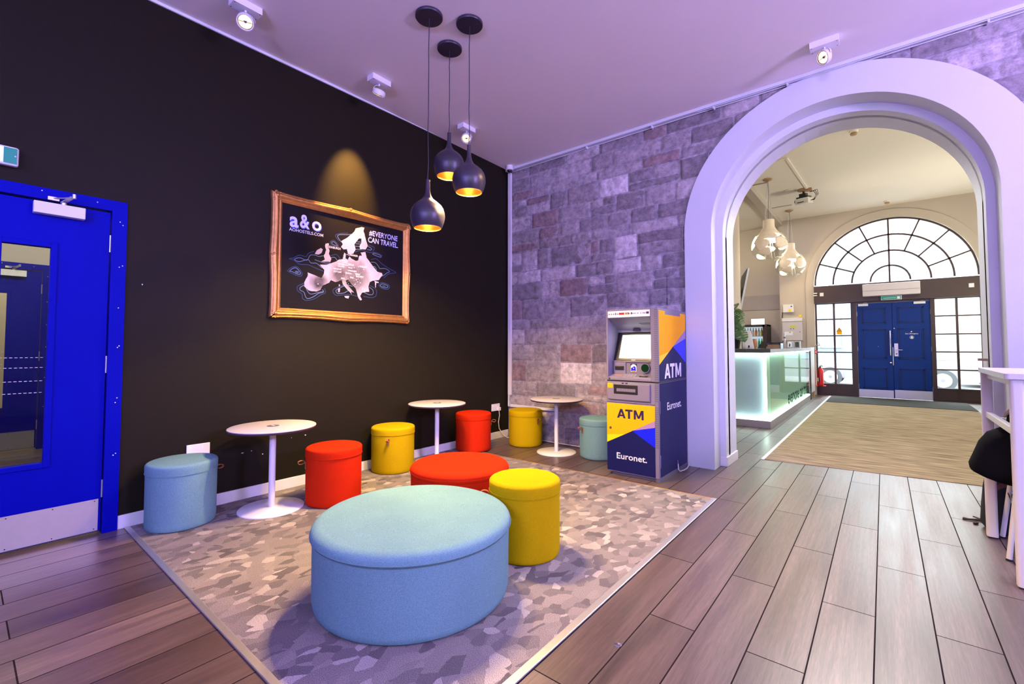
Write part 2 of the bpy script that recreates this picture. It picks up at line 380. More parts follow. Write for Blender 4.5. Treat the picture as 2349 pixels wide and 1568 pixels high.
# text as mesh polygons in a 2D frame, fitted to width/height
def text_into(mb, s, fn, u, v, w, h, d=0.0, bold=0.0, extr=0.0, shear=0.0):
    cu = bpy.data.curves.new('t', 'FONT'); cu.body = s; cu.size = 1; cu.offset = bold; cu.shear = shear; cu.resolution_u = 3
    o = bpy.data.objects.new('t', cu); C.objects.link(o)
    dg = bpy.context.evaluated_depsgraph_get(); dg.update()
    me = bpy.data.meshes.new_from_object(o.evaluated_get(dg))
    xs = [q.co.x for q in me.vertices]; ys = [q.co.y for q in me.vertices]
    if xs:
        x0, x1, y0, y1 = min(xs), max(xs), min(0, min(ys)), max(ys)
        base = min(ys) if min(ys) > -.05 else 0
        kx = w/(x1-x0); ky = (h/(y1-base)) if h else kx
        vs = [mb.bm.verts.new(fn(u+(q.co.x-x0)*kx, v+(q.co.y-base)*ky, d)) for q in me.vertices]
        for p in me.polygons: mb.face([vs[i] for i in p.vertices])
    bpy.data.objects.remove(o); bpy.data.curves.remove(cu); bpy.data.meshes.remove(me)
    return mb
def atm_letters(mb, fn, u, v, w, h, d):
    # block capitals A T M drawn in a unit frame 3.2 x 1
    k = w/3.18; q = h
    P = [[(0, 0), (.27, 0), (.33, .20), (.73, .20), (.79, 0), (1.06, 0), (.67, 1), (.39, 1)], [(1.0, .79), (1.90, .79), (1.90, 1), (1.0, 1)], [(1.33, 0), (1.59, 0), (1.59, .80), (1.33, .80)],
         [(2.02, 0), (2.27, 0), (2.27, 1), (2.02, 1)], [(2.93, 0), (3.18, 0), (3.18, 1), (2.93, 1)], [(2.24, 1), (2.24, .62), (2.49, .12), (2.71, .12), (2.46, .66), (2.32, 1)], [(2.96, 1), (2.88, 1), (2.49, .12), (2.71, .12), (2.96, .62)]]
    for i, pl in enumerate(P):
        if i == 0:
            O = [(0, 0), (.27, 0), (.67, 1), (.39, 1)]; mb.poly([fn(u+a*k, v+b*q, d) for a, b in O]); O = [(.79, 0), (1.06, 0), (.67, 1), (.40, 1)]; mb.poly([fn(u+a*k, v+b*q, d+.00015) for a, b in O]); O = [(.25, .20), (.82, .20), (.76, .38), (.30, .38)]; mb.poly([fn(u+a*k, v+b*q, d+.0003) for a, b in O])
        else: mb.poly([fn(u+a*k, v+b*q, d+.0001*i) for a, b in pl])
FX = lambda x: (lambda u, v, d: (x+d, u, v))      # on a wall facing +x : u = y, v = z
FY = lambda y: (lambda u, v, d: (u, y-d, v))      # on a wall facing -y : u = x, v = z

def arc(cx, cz, r, a0, a1, n): return [(cx+r*math.cos(a0+(a1-a0)*i/n), cz+r*math.sin(a0+(a1-a0)*i/n)) for i in range(n+1)]
def horseshoe(mb, cx, cz, ro, ri, y0, y1, zb=0, n=48):
    o = [(cx-ro, zb)]+arc(cx, cz, ro, PI, 0, n)+[(cx+ro, zb)]
    i = [(cx-ri, zb)]+arc(cx, cz, ri, PI, 0, n)+[(cx+ri, zb)]
    rings = []
    for (a, b), (c, d) in zip(o, i): rings.append([(a, y0, b), (c, y0, d), (c, y1, d), (a, y1, b)])
    return mb.ringloft(rings)
def arch_wall(mb, x0, x1, z1, cx, cz, r, y0, y1, n=48):
    """solid wall x0..x1, 0..z1 between y0 and y1 with an arched opening"""
    h = [(cx-r, 0)]+arc(cx, cz, r, PI, 0, n)+[(cx+r, 0)]
    t = []
    for k, (a, b) in enumerate(h):
        if k == 0: t.append((x0, 0))
        elif k == 1: t.append((x0, cz))
        elif k == len(h)-1: t.append((x1, 0))
        elif k == len(h)-2: t.append((x1, cz))
        else:
            dx, dz = a-cx, b-cz; s = min((x1-cx)/dx if dx > 1e-6 else 1e9, (x0-cx)/dx if dx < -1e-6 else 1e9, (z1-cz)/dz if dz > 1e-6 else 1e9)
            t.append((cx+dx*s, cz+dz*s))
    # insert corners
    rings = []
    for (a, b), (c, d) in zip(t, h): rings.append([(a, y0, b), (c, y0, d), (c, y1, d), (a, y1, b)])
    mb.ringloft(rings)
    for sx, X in ((-1, x0), (1, x1)):   # corner fillets between radial cuts
        prev = None
        for (a, b) in t:
            if prev and ((abs(prev[0]-X) < 1e-6) != (abs(a-X) < 1e-6)) and (prev[1] > cz or b > cz):
                mb.ringloft([[(prev[0], y0, prev[1]), (a, y0, b), (X, y0, z1)], [(prev[0], y1, prev[1]), (a, y1, b), (X, y1, z1)]])
            prev = (a, b)
    return mb
# ================================================================ SHELL OF THE LOUNGE
XL, YB, ZC = -3.92, 4.70, 3.60
XR, YF = 3.6, -3.2
def ceil_z(y):   # old ceiling, drops a little towards the stone wall
    return 3.632 if y < 2.2 else 3.632-(y-2.2)/2.6*.040
f = MB(); f.quad((-7.9, YF-.2, 0), (XR+.2, YF-.2, 0), (XR+.2, 13.74, 0), (-7.9, 13.74, 0)); struct(f.build('floor', 'floor', smooth=False, recalc=False), 'grey brown oak effect plank tiles')
f = MB(); ys = [YF, 0, 2.2, 2.8, 3.4, 4.0, 4.9]
for a, b in zip(ys, ys[1:]): f.quad((XL, a, ceil_z(a)), (XL, b, ceil_z(b)), (XR, b, ceil_z(b)), (XR, a, ceil_z(a)))
f.quad((XL, YF, 3.9), (XR, YF, 3.9), (XR, 4.9, 3.9), (XL, 4.9, 3.9))
struct(f.build('ceiling', 'ceiling', smooth=False, recalc=False))
# dark wall with the door opening
DY0, DY1, DZ = -.335, .655, 2.11
f = MB(); T = .16
f.box(XL-T, XL, YF, DY0, 0, 3.7); f.box(XL-T, XL, DY1, 4.9, 0, 3.7); f.box(XL-T, XL, DY0, DY1, DZ, 3.7)
struct(f.build('wall_left', 'darkwall', smooth=False), 'dark painted wall')
f = MB(); f.box(XR, XR+.1, YF, 4.9, 0, 3.7); struct(f.build('wall_right', 'plaster', smooth=False))
f = MB(); f.box(XL-.1, XR+.1, YF-.1, YF, 0, 3.7); struct(f.build('wall_front', 'plaster', smooth=False))
# stone wall: mortar bed and individual rough stones, trimmed to the plaster arch
ACX, ACZ, ARO, ARI, AR2 = -.308, 2.335, 1.243, .985, .932
f = MB(); arch_wall(f, XL, XR, 3.7, ACX, ACZ, 1.12, 4.722, 4.90)
bm = f.bm
cl = bm.loops.layers.float_color.new('Col')
for fc in bm.faces:
    for lp in fc.loops: lp[cl] = (.38, .35, .39, 1)
def xa(z):
    return ARO+.004 if z <= ACZ else (math.sqrt(max(0, (ARO+.004)**2-(z-ACZ)**2)) if z-ACZ < ARO+.004 else 0)
rs = random.Random(11)
def stone(x0, x1, z0, z1, side):
    g = .007
    x0 += g; x1 -= g; z0 += g; z1 -= g
    nx, nz = max(4, int((x1-x0)/.022)), max(4, int((z1-z0)/.022))
    t = rs.random()
    if t < .06: base = (.66, .60, .62)
    elif t < .10: base = (.31, .225, .235)
    elif t < .42: base = (.27, .24, .26)
    elif t < .75: base = (.36, .32, .34)
    else: base = (.47, .42, .44)
    k = rs.uniform(.85, 1.15); base = tuple(c*k for c in base)
    seed = Vector((rs.uniform(-50, 50), rs.uniform(-50, 50), 0)); amp = rs.uniform(.5, 1.3); lean = rs.uniform(-.004, .004)
    wob = [rs.uniform(-.006, .006) for _ in range(4)]
    grid = []
    for j in range(nz+1):
        z = z0+(z1-z0)*j/nz; row = []
        a, b = x0, x1
        if side < 0: b = min(b, ACX-xa(z))
        else: a = max(a, ACX+xa(z))
        if b-a < .012: b = a = (a if side < 0 else b) ; 
        for i in range(nx+1):
            s = i/nx; x = a+(b-a)*s
            q = Vector((x*9, z*14, 0))+seed
            e = min(s, 1-s)*(b-a); e2 = min(j/nz, 1-j/nz)*(z1-z0); ed = min(1, min(e, e2)/.022)
            h = ed**.6*(.012+.008*amp*(noise.fractal(q, .9, 2.1, 3)))+lean*s*4
            jx = wob[0]*math.sin(z*30+seed.x)*(1 if 0 < i < nx else .6); jz = wob[1]*math.sin(x*18+seed.y)
            row.append(bm.verts.new((x+(jx if ed < 1 and not (x > ACX-1.3 and x < ACX+1.3) else 0), 4.722-max(h, -.002), z+jz)))
        grid.append(row)
    for j in range(nz):
        for i in range(nx):
            q = (grid[j][i], grid[j][i+1], grid[j+1][i+1], grid[j+1][i])
            if (q[0].co-q[1].co).length < 1e-4 and (q[2].co-q[3].co).length < 1e-4: continue
            fc = bm.faces.new(q)
            for lp in fc.loops: lp[cl] = (*base, 1)
z = 0.0
while z < 3.60:
    hgt = rs.choice([.12, .16, .20, .22, .26, .18, .24]); hgt = min(hgt, 3.60-z)
    if hgt < .05: break
    for side, xs_, xe_ in ((-1, XL, ACX-.02), (1, ACX+.02, 1.9)):
        x = xs_ + (-.2*rs.random() if side < 0 else 0)
        while x < xe_:
            w = rs.uniform(.18, .58)
            a, b = max(x, xs_), min(x+w, xe_)
            zz = z+hgt/2
            inside = (side < 0 and a > ACX-min(xa(z), xa(z+hgt))-.02) or (side > 0 and b < ACX+min(xa(z), xa(z+hgt))+.02)
            if not inside and b-a > .05:
                if hgt >= .2 and rs.random() < .28:
                    c = z+hgt*rs.uniform(.35, .6); stone(a, b, z, c, side); 
                    if rs.random() < .5 and b-a > .3:
                        xm = a+(b-a)*rs.uniform(.35, .65); stone(a, xm, c, z+hgt, side); stone(xm, b, c, z+hgt, side)
                    else: stone(a, b, c, z+hgt, side)
                else: stone(a, b, z, z+hgt, side)
            x += w
    z += hgt
struct(f.build('wall_back', 'stone', recalc=False, ang=1.2), 'rough rubble stone wall')
# plaster arch surround, two steps
f = MB(); horseshoe(f, ACX, ACZ, ARO, ARI, 4.685, 4.90); horseshoe(f, ACX, ACZ-.012, 1.05, AR2, 4.895, 5.05)
struct(f.build('trim_1', 'plaster', ang=.5), 'white plaster arch surround')
# thin ceiling trims
f = MB(); f.box(XL, XR, 4.655, 4.72, 3.565, 3.60)
f.tube([(XL+.1, 4.69, 3.545), (-2.6, 4.688, 3.550), (-1.6, 4.688, 3.553), (0.2, 4.688, 3.550), (1.4, 4.688, 3.548)], .0045, 6)
f.tube([(-1.4, 4.66, 3.556), (0.2, 4.665, 3.560), (1.4, 4.66, 3.556)], .0035, 6)
for xx in (-2.68, -1.88, -1.25, -.62, .64, 1.1): f.box(xx, xx+.012, 4.66, 4.70, 3.54, 3.57)
struct(f.build('trim_2', 'plaster', smooth=False), 'ceiling edge strip with thin clipped cable')
f = MB(); f.box(XL-.01, XL+.012, YF, 4.7, 3.612, 3.640); struct(f.build('trim_3', 'plaster', smooth=False))
f = MB(); f.box(XL, XL+.014, .70, 4.70, 0, .088)
struct(f.build('baseboard_left', 'white', smooth=False, bevel=.003))
f = MB(); f.box(ACX-AR2-.004, ACX-AR2+.014, 4.885, 5.30, 0, .092); f.box(ACX-ARI, ACX-AR2+.014, 4.882, 4.897, 0, .092)
f.box(ACX+AR2-.014, ACX+AR2+.004, 4.885, 5.30, 0, .092)
struct(f.build('baseboard_back', 'white', smooth=False, bevel=.003))

# ================================================================ BLUE DOOR (door_1) and the corridor behind it
def blue_door(nm, x, lab):
    d = bpy.data.objects.new(nm, None); C.objects.link(d); d.location = (x, .16, 0); ORG[d] = Vector((x, .16, 0)); struct(d, lab)
    # architrave + lining
    f = MB(); w = .075
    f.box(x-.13, x+.02, DY1-.03, DY1+.047, 0, DZ+.045); f.box(x-.13, x+.02, DY0-.047, DY0+.03, 0, DZ+.045); f.box(x-.13, x+.0199, DY0-.047, DY1+.047, DZ-.025, DZ+.045)
    f.m(1)
    for k, (yy, zz) in enumerate([(.665, 2.02), (.68, 2.0), (.668, 1.72), (.684, 1.73), (.67, 1.45), (.68, 1.20), (.672, 1.19), (.678, .86), (.67, .83), (.68, .50), (.668, .49), (.3, 2.135), (.42, 2.12), (.55, 2.125)]):
        f.box(x+.019, x+.0215, yy-.003, yy+.003, zz-.003, zz+.003)
    f.build('door_frame', ['dooorblue', 'white_print'], d, smooth=False, bevel=.002)
    # leaf with vision panel opening
    f = MB(); a, b = DY0+.034, DY1-.036; p0, p1, q0, q1 = .150, .350, .500, 1.800
    f.box(x-.05, x-.004, a, p0, .02, DZ-.035); f.box(x-.05, x-.004, p1, b, .02, DZ-.035)
    f.box(x-.05, x-.004, p0, p1, .02, q0); f.box(x-.05, x-.004, p0, p1, q1, DZ-.035)
    leaf = f.build('door_leaf', 'dooorblue', d, smooth=False)
    f = MB(); e = .030   # glazing bead
    f.box(x-.006, x+.004, p0-e, p0, q0-e, q1+e); f.box(x-.006, x+.004, p1, p1+e, q0-e, q1+e); f.box(x-.006, x+.004, p0, p1, q0-e, q0); f.box(x-.006, x+.004, p0, p1, q1, q1+e)
    f.build('glazing_bead', 'dooorblue', d, smooth=False, bevel=.002)
    f = MB(); f.box(x-.030, x-.026, p0, p1, q0, q1); g = f.build('glass_pane', 'glass', d, smooth=False)
    f = MB()
    for zz in (1.13, 1.07, .99, .92):
        for k in range(9): f.box(x-.0255, x-.0250, p0+.006+k*.021, p0+.018+k*.021, zz-.001, zz+.0015)
    f.build('reflection_dash', 'white_print', g, smooth=False)  # white dashes paint reflected shelf lines onto the pane
    f = MB(); f.box(x-.004, x-.0015, a+.01, b-.012, .024, .222); f.m(1)
    for yy in (.589, .40, .21, .03, -.15): 
        for zz in (.036, .210): f.cyl((x-.0016, yy, zz), (x-.0005, yy, zz), .0035, 8)
    kp = f.build('kick_plate', ['steel', 'black'], d, smooth=False)
    for zz in (1.87, 1.08, .285):
        f = MB(); f.cyl((x+.001, b+.003, zz-.055), (x+.001, b+.003, zz+.055), .0055, 10); f.build('hinge', 'steel', d)
    cl_ = MB(); cl_.box(x-.004, x+.052, .266, .492, 1.994, 2.064); c1 = cl_.build('door_closer', 'white', d, smooth=False, bevel=.003)
    f = MB(); f.cyl((x+.03, .395, 2.064), (x+.03, .395, 2.078), .014, 14)
    f.box(-.012, .012, 0, .085, 0, .006, Matrix.Translation((x+.03, .39, 2.075)) @ Matrix.Rotation(R(-62), 4, 'Z') @ Matrix.Rotation(R(22), 4, 'X'))
    f.cyl((x+.105, .432, 2.10), (x+.105, .432, 2.125), .010, 12)
    f.tube([(x+.105, .432, 2.108), (x+.07, .39, 2.10), (x+.03, .352, 2.098)], .004, 8)
    f.box(x+.012, x+.032, .325, .375, 2.085, 2.106)
    f.build('closer_arm', 'steel', c1)
    return d
blue_door('door_1', XL, 'royal blue door with narrow glass panel')
blue_door('door_4', -7.68, 'second blue door seen through the glass panel')
# corridor shell beyond the door
f = MB(); x = -7.68
f.box(x-.15, x, -2.2, DY0, 0, 3.4); f.box(x-.15, x, DY1, 3.0, 0, 3.4); f.box(x-.15, x, DY0, DY1, DZ, 3.4)
f.box(x-2.2, x-2.1, -2.2, 3.0, 0, 3.4); f.box(x-2.2, -4.08, -2.3, -2.2, 0, 3.4); f.box(x-2.2, -4.08, 3.0, 3.1, 0, 3.4); f.box(x-2.2, -4.08, -2.2, 3.0, 3.3, 3.4)
f.box(x-2.2, -7.9, -2.2, 3.0, -.05, 0)
struct(f.build('wall_corridor', 'cream', smooth=False))

# ================================================================ RUG
f = MB(); f.box(-3.90, -1.075, .765, 3.782, 0, .006); rug = tag(f.build('rug', 'rug', smooth=False), 'large patterned grey beige carpet under the poufs', 'rug')
def edge(pts):
    f = MB(); f.ribbon(pts, (0, 0, 1), .009, .001); return f
f = MB(); f.box(-1.075, -1.038, .745, 3.805, 0, .008); f.build('edge_trim', 'steel', rug, smooth=False, bevel=.003)
f = MB(); f.box(-3.90, -1.075, .735, .766, 0, .008); f.build('edge_trim', 'steel', rug, smooth=False, bevel=.003)
f = MB(); f.box(-3.90, -1.075, 3.782, 3.798, 0, .008); f.build('edge_trim', 'copper', rug, smooth=False, bevel=.002)
RZ = .0062
# ================================================================ POUFS
def strap(mb, r, zc, a, out=.055):
    c, s = math.cos(a), math.sin(a); er = Vector((c, s, 0)); et = Vector((-s, c, 0))
    P = [er*(r+.003)+Vector((0, 0, zc-.055)), er*(r+.004)+Vector((0, 0, zc-.01)), er*(r+.012)+Vector((0, 0, zc+.006)), er*(r+out*.6)+Vector((0, 0, zc+.012)),
         er*(r+out)+Vector((0, 0, zc+.004)), er*(r+out*.9)+Vector((0, 0, zc-.012)), er*(r+out*.5)+Vector((0, 0, zc-.014)), er*(r+.006)+Vector((0, 0, zc-.004))]
    P = [p for p in P]
    # smooth
    Q = []
    for i in range(len(P)-1):
        for k in range(4):
            t = k/4; p0, p1, p2, p3 = P[max(i-1, 0)], P[i], P[i+1], P[min(i+2, len(P)-1)]
            Q.append(.5*((2*p1)+(-p0+p2)*t+(2*p0-5*p1+4*p2-p3)*t*t+(-p0+3*p1-3*p2+p3)*t**3))
    Q.append(P[-1]); mb.ribbon(Q, et, .020, .003)
def pouf(name, r, h, fab, lab, cat, x, y, z, a, lid=.070, rnd=.026, group=None, handle=True):
    t = thing(name, lab, cat, (x, y, z), group)
    f = MB(); f.lathe([(r*.90, .0), (r*.955, .004), (r*.975, .015), (r*.985, .04), (r*.99, h-lid-.02), (r*.995, h-lid)], x, y, z, 72); f.m(1); f.lathe([(r*.88, 0), (r*.88, .012)], x, y, z, 40)
    f.build('body', [fab, 'rubber'], t, ang=1.3)
    f = MB(); n = 8; pr = [(r*.99, h-lid-.012), (r*1.0, h-lid-.008), (r*1.006, h-lid), (r*1.008, h-rnd-.01)]
    for k in range(1, n+1):
        an = PI/2*k/n; pr.append((r*1.008-rnd*(1-math.cos(an)), h-rnd+rnd*math.sin(an)*.8))
    pr += [(r*.6, h-rnd*.2+.004), (r*.3, h-rnd*.2+.008), (.001, h-rnd*.2+.009)]
    f.lathe(pr, x, y, z, 72, cap0=False); cu = f.build('seat_cushion', fab, t, ang=1.3)
    f = MB(); R_ = r*1.012
    f.tube([(x+R_*math.cos(2*PI*k/72), y+R_*math.sin(2*PI*k/72), z+h-(lid if handle else rnd+.006)) for k in range(73)], .0014, 6)
    f.build('piping', fab, cu)
    if handle:
        f = MB(); strap(f, r, h*.76, a); bm2 = f.bm
        bmesh.ops.translate(bm2, verts=bm2.verts, vec=(x, y, z)); o = f.build('handle_strap', 'leather', t)
        o['label'] = 'tan leather pull strap'
    return t
GP = 'small round poufs around the side tables'
pouf('pouf', .202, .43, 'bluefab', 'light blue round pouf closest to the blue door', 'pouf', -3.712, 1.000, 0.0062, R(97), group=GP)
pouf('pouf', .205, .43, 'redfab', 'bright red round pouf beside the nearest white side table', 'pouf', -3.330, 1.888, RZ, R(-104), group=GP)
pouf('pouf', .204, .43, 'yelfab', 'mustard yellow round pouf against the dark wall below the picture', 'pouf', -3.708, 2.712, RZ, R(-48), group=GP)
pouf('pouf', .204, .43, 'redfab', 'dark red round pouf behind the orange lit big pouf, beside the wall socket', 'pouf', -3.705, 3.825, .0085, R(40), group=GP)
pouf('pouf', .205, .43, 'yelfab', 'mustard yellow round pouf in the corner by the stone wall', 'pouf', -3.418, 4.442, 0, R(-8), group=GP)
pouf('pouf', .205, .43, 'bluefab', 'pale blue round pouf standing beside the cash machine', 'pouf', -2.422, 4.448, 0, R(-115), group=GP)
pouf('pouf', .207, .43, 'yelfab', 'tall looking mustard yellow pouf in front, touching the big blue pouf', 'pouf', -1.655, 2.142, RZ, R(-147), group=GP)
pouf('large_pouf', .475, .375, 'bluefab', 'very large low light blue round pouf in the foreground', 'pouf', -1.835, 1.475, RZ, 0, lid=.055, rnd=.045, handle=False)
pouf('large_pouf', .345, .375, 'redfab', 'wide low red pouf, orange on top, behind the big blue pouf', 'pouf', -2.36, 2.30, RZ, 0, lid=.055, rnd=.04, handle=False)

# ================================================================ SIDE TABLES
def side_table(x, y, z, lab):
    t = thing('side_table', lab, 'table', (x, y, z), 'round white pedestal side tables')
    f = MB(); f.lathe([(.290, .588), (.2945, .590), (.2945, .599), (.290, .6015)], x, y, z, 80); tp = f.build('tabletop', 'purplewhite', t, ang=.9)
    f = MB(); f.lathe([(.278, .578), (.288, .5805), (.2955, .5875), (.296, .5945), (.2935, .5945)], x, y, z, 80, cap1=False); f.build('tabletop_edge', 'darkedge', tp, ang=.9)
    f = MB(); f.lathe([(.042, .6016), (.042, .603), (.03, .6035)], x, y, z, 32); f.build('cable_grommet', 'atmdark', tp)
    f = MB(); f.box(x-.025, x+.022, y-.006, y+.008, z+.603, z+.6042); f.build('grommet_mark', 'white', tp, smooth=False)
    f = MB(); f.lathe([(.0225, .010), (.0225, .578)], x, y, z, 32); f.m(0); f.lathe([(.05, .572), (.05, .579)], x, y, z, 24); f.build('column', 'whitemetal', t)
    f = MB(); f.lathe([(.2205, .0), (.2205, .006), (.2185, .0085), (.03, .011), (.03, .014)], x, y, z, 72); f.build('base_plate', 'whitemetal', t, ang=.9)
    return t
side_table(-3.525, 1.508, RZ, 'white round pedestal table nearest, between the blue and bright red poufs')
side_table(-3.612, 3.187, RZ, 'white round pedestal table behind the big red pouf, under the picture end')
side_table(-2.897, 4.338, 0, 'white round pedestal table in front of the stone wall')

# ================================================================ PENDANTS
def pendant(x, y, zr, lab):
    zc_ = ceil_z(y)
    t = thing('pendant_lamp', lab, 'pendant lamp', (x, y, zc_), 'dark teardrop pendant lamps hanging in a cluster')
    f = MB(); f.lathe([(.100, -.004), (.100, -.020), (.097, -.024), (.01, -.025)], x, y, zc_+.003, 48); f.build('ceiling_canopy', 'shadeblack', t, ang=.8)
    f = MB(); n = 10; f.tube([(x+.003*math.sin(k*1.7), y+.003*math.cos(k*2.1), zc_-.02+(zr+.352-zc_+.02)*k/n) for k in range(n+1)], .003, 8); f.build('cord', 'shadeblack', t)
    prof = [(.098, 0), (.109, .020), (.1175, .045), (.1235, .075), (.1240, .090), (.1215, .115), (.113, .142), (.098, .165), (.076, .185), (.053, .202), (.036, .218), (.025, .238), (.0185, .262), (.0155, .29), (.0145, .355)]
    f = MB(); f.lathe(prof, x, y, zr, 64, cap0=False); sh = f.build('lamp_shade', 'shadeblack', t, ang=1.2)
    f = MB(); f.lathe([(.0975, .0005), (.1085, .021), (.116, .045), (.121, .075), (.119, .10), (.11, .14), (.08, .175), (.03, .19)], x, y, zr, 48, cap0=False); f.build('shade_lining', 'copper', sh, ang=1.2)
    f = MB(); f.lathe([(.0985, -.001), (.0985, .0015), (.094, .003), (.094, 0.0)], x, y, zr, 48, cap0=False, cap1=False); f.build('shade_rim', 'copper', sh)
    f = MB(); f.sphere((x, y, zr+.085), .030, 16, 10); f.lathe([(.014, .11), (.014, .19)], x, y, zr, 12); f.build('light_bulb', 'bulb', t)
    L = bpy.data.lights.new('pendant_light', 'SPOT'); L.energy = 195; L.color = (1, .66, .25); L.spot_size = R(136); L.spot_blend = .25; L.shadow_soft_size = .03
    o = bpy.data.objects.new('pendant_light', L); C.objects.link(o); o.parent = t; o.location = (0, 0, zr+.045-zc_)
    return t
pendant(-2.535, 2.135, 2.050, 'lowest of the three dark pendant lamps, with a bright lit side')
pendant(-2.680, 2.475, 2.565, 'middle pendant lamp hanging highest, behind the other two')
pendant(-2.358, 2.378, 2.338, 'right hand dark pendant lamp, nearest the stone wall side')

# ================================================================ CEILING SPOTLIGHTS
def spotlight(x, y, rz, aim, lab, energy, cone=26, ncol=(1, .60, .25)):
    z = ceil_z(y)
    t = thing('ceiling_spotlight', lab, 'spotlight', (x, y, z), 'white gimbal spotlights on the ceiling')
    T = Matrix.Translation((x, y, z)) @ Matrix.Rotation(rz, 4, 'Z')
    f = MB(); f.box(-.045, .045, -.095, .095, -.048, .004, T); f.m(1)
    for a in (-.036, .036):
        for b in (-.082, .082): f.lathe([(.004, -.0488), (.004, -.0475)], seg=8, T=T @ Matrix.Translation((a, b, 0)))
    f.build('mounting_box', ['whitemetal', 'black'], t, smooth=False, bevel=.002)
    piv = Vector((x, y, z-.125)); d = (Vector(aim)-piv).normalized()
    f = MB(); f.cyl((x, y, z-.05), (x, y, z-.068), .008, 12); f.build('stem', 'whitemetal', t)
    # yoke: half ring in vertical plane across the aim azimuth
    az = math.atan2(d.y, d.x)+PI/2; c, s = math.cos(az), math.sin(az); rr = .062
    f = MB(); pts = [piv+Vector((c*rr*math.cos(a), s*rr*math.cos(a), rr*math.sin(a)*.93)) for a in [PI*k/20 for k in range(11)]]
    q = [p for p in pts]; f.ribbon(q, d.cross(Vector((c, s, 0))).cross(Vector((c, s, 0))) if False else Vector((-s, c, 0)), .012, .003)
    f.build('yoke', 'whitemetal', t)
    Q = Matrix.Translation(piv) @ d.to_track_quat('-Z', 'Y').to_matrix().to_4x4()
    f = MB(); f.lathe([(.030, .026), (.045, .022), (.055, .012), (.056, -.020), (.0545, -.024), (.048, -.024), (.047, -.018)], seg=40, T=Q, cap1=False); hd = f.build('lamp_head', 'whitemetal', t, ang=.8)
    f = MB(); f.lathe([(.0475, -.0185), (.044, -.0185), (.043, -.014)], seg=32, T=Q, cap0=False, cap1=False); f.build('lens_ring', 'black', hd)
    f = MB(); f.lathe([(.0435, -.015), (.034, -.004), (.018, .006), (.001, .010)], seg=32, T=Q, cap0=False); f.build('reflector', 'lens', hd)
    f = MB(); f.lathe([(.009, -.012), (.012, -.004), (.004, .004)], seg=12, T=Q); f.box(-.042, .042, -.0022, .0022, -.016, -.0135, Q); f.m(1); f.sphere(Q @ Vector((0, .016, -.004)), .011, 10, 6); f.build('bulb_bridge', ['atmdark', 'lenshot'], hd)
    L = bpy.data.lights.new('spot_light', 'SPOT'); L.energy = energy; L.color = ncol; L.spot_size = R(cone); L.spot_blend = 1.0; L.shadow_soft_size = .02
    o = bpy.data.objects.new('spot_light', L); C.objects.link(o); o.parent = t
    o.matrix_parent_inverse = Matrix.Identity(4); o.location = piv+d*.03-Vector((x, y, z)); o.rotation_euler = d.to_track_quat('-Z', 'Y').to_euler()
    return t
spotlight(-3.46, 1.235, 0, (-1.2, .2, .6), 'white spotlight nearest the camera above the dark wall', 260)
spotlight(-3.50, 2.370, 0, (-3.92, 2.34, 2.66), 'white spotlight above the framed picture, tilted to the wall', 800, 41, (1, .52, .13))
spotlight(-3.50, 3.490, 0, (-2.2, 1.2, .5), 'white spotlight behind the pendant cords near the corner', 480)
spotlight(-.305, 4.265, PI/2, (-2.44, 2.15, 2.08), 'white spotlight over the plaster arch', 260, 22)
# dome camera in the corner
t = thing('dome_camera', 'small white dome camera in the ceiling corner above the cable trunking', 'security camera', (-3.80, 4.60, 3.60))
f = MB(); f.lathe([(.045, .0), (.047, -.02), (.050, -.055), (.047, -.062), (.03, -.064)], -3.80, 4.60, 3.598, 32); f.build('housing', 'whitemetal', t, ang=.8)
f = MB(); f.sphere((-3.80, 4.60, 3.538), .034, 20, 12); f.build('dome', 'counterblack', t)
# cable trunking in the corner
t = thing('cable_trunking', 'white vertical cable trunking in the corner between dark and stone walls', 'trunking', (-3.865, 4.69, .55))
f = MB(); f.box(-3.893, -3.840, 4.672, 4.699, .55, 3.535); f.build('vertical_channel', 'white', t, smooth=False, bevel=.002)
f = MB(); f.box(-3.86, -3.145, 4.68, 4.699, .395, .428); f.build('horizontal_channel', 'white', t, smooth=False, bevel=.002)
f = MB()
for k, (a, b) in enumerate([(-3.885, .002), (-3.872, -.003), (-3.852, .003)]): f.tube([(a, 4.685, .56), (a+b, 4.68, .48), (a-b*.5, 4.683, .42), (a+b, 4.685, .395)], .004, 6)
f.box(-3.893, -3.882, 4.675, 4.699, .40, .55)
f.build('loose_cables', 'white', t)
tag((lambda f: (f.tube([(-3.60, 4.690, .016), (-3.2, 4.680, .018), (-2.9, 4.688, .014), (-2.55, 4.682, .016), (-2.1, 4.688, .015)], .006, 8), f.build('floor_cable', 'white'))[1])(MB()), 'white cable running along the foot of the stone wall', 'cable')
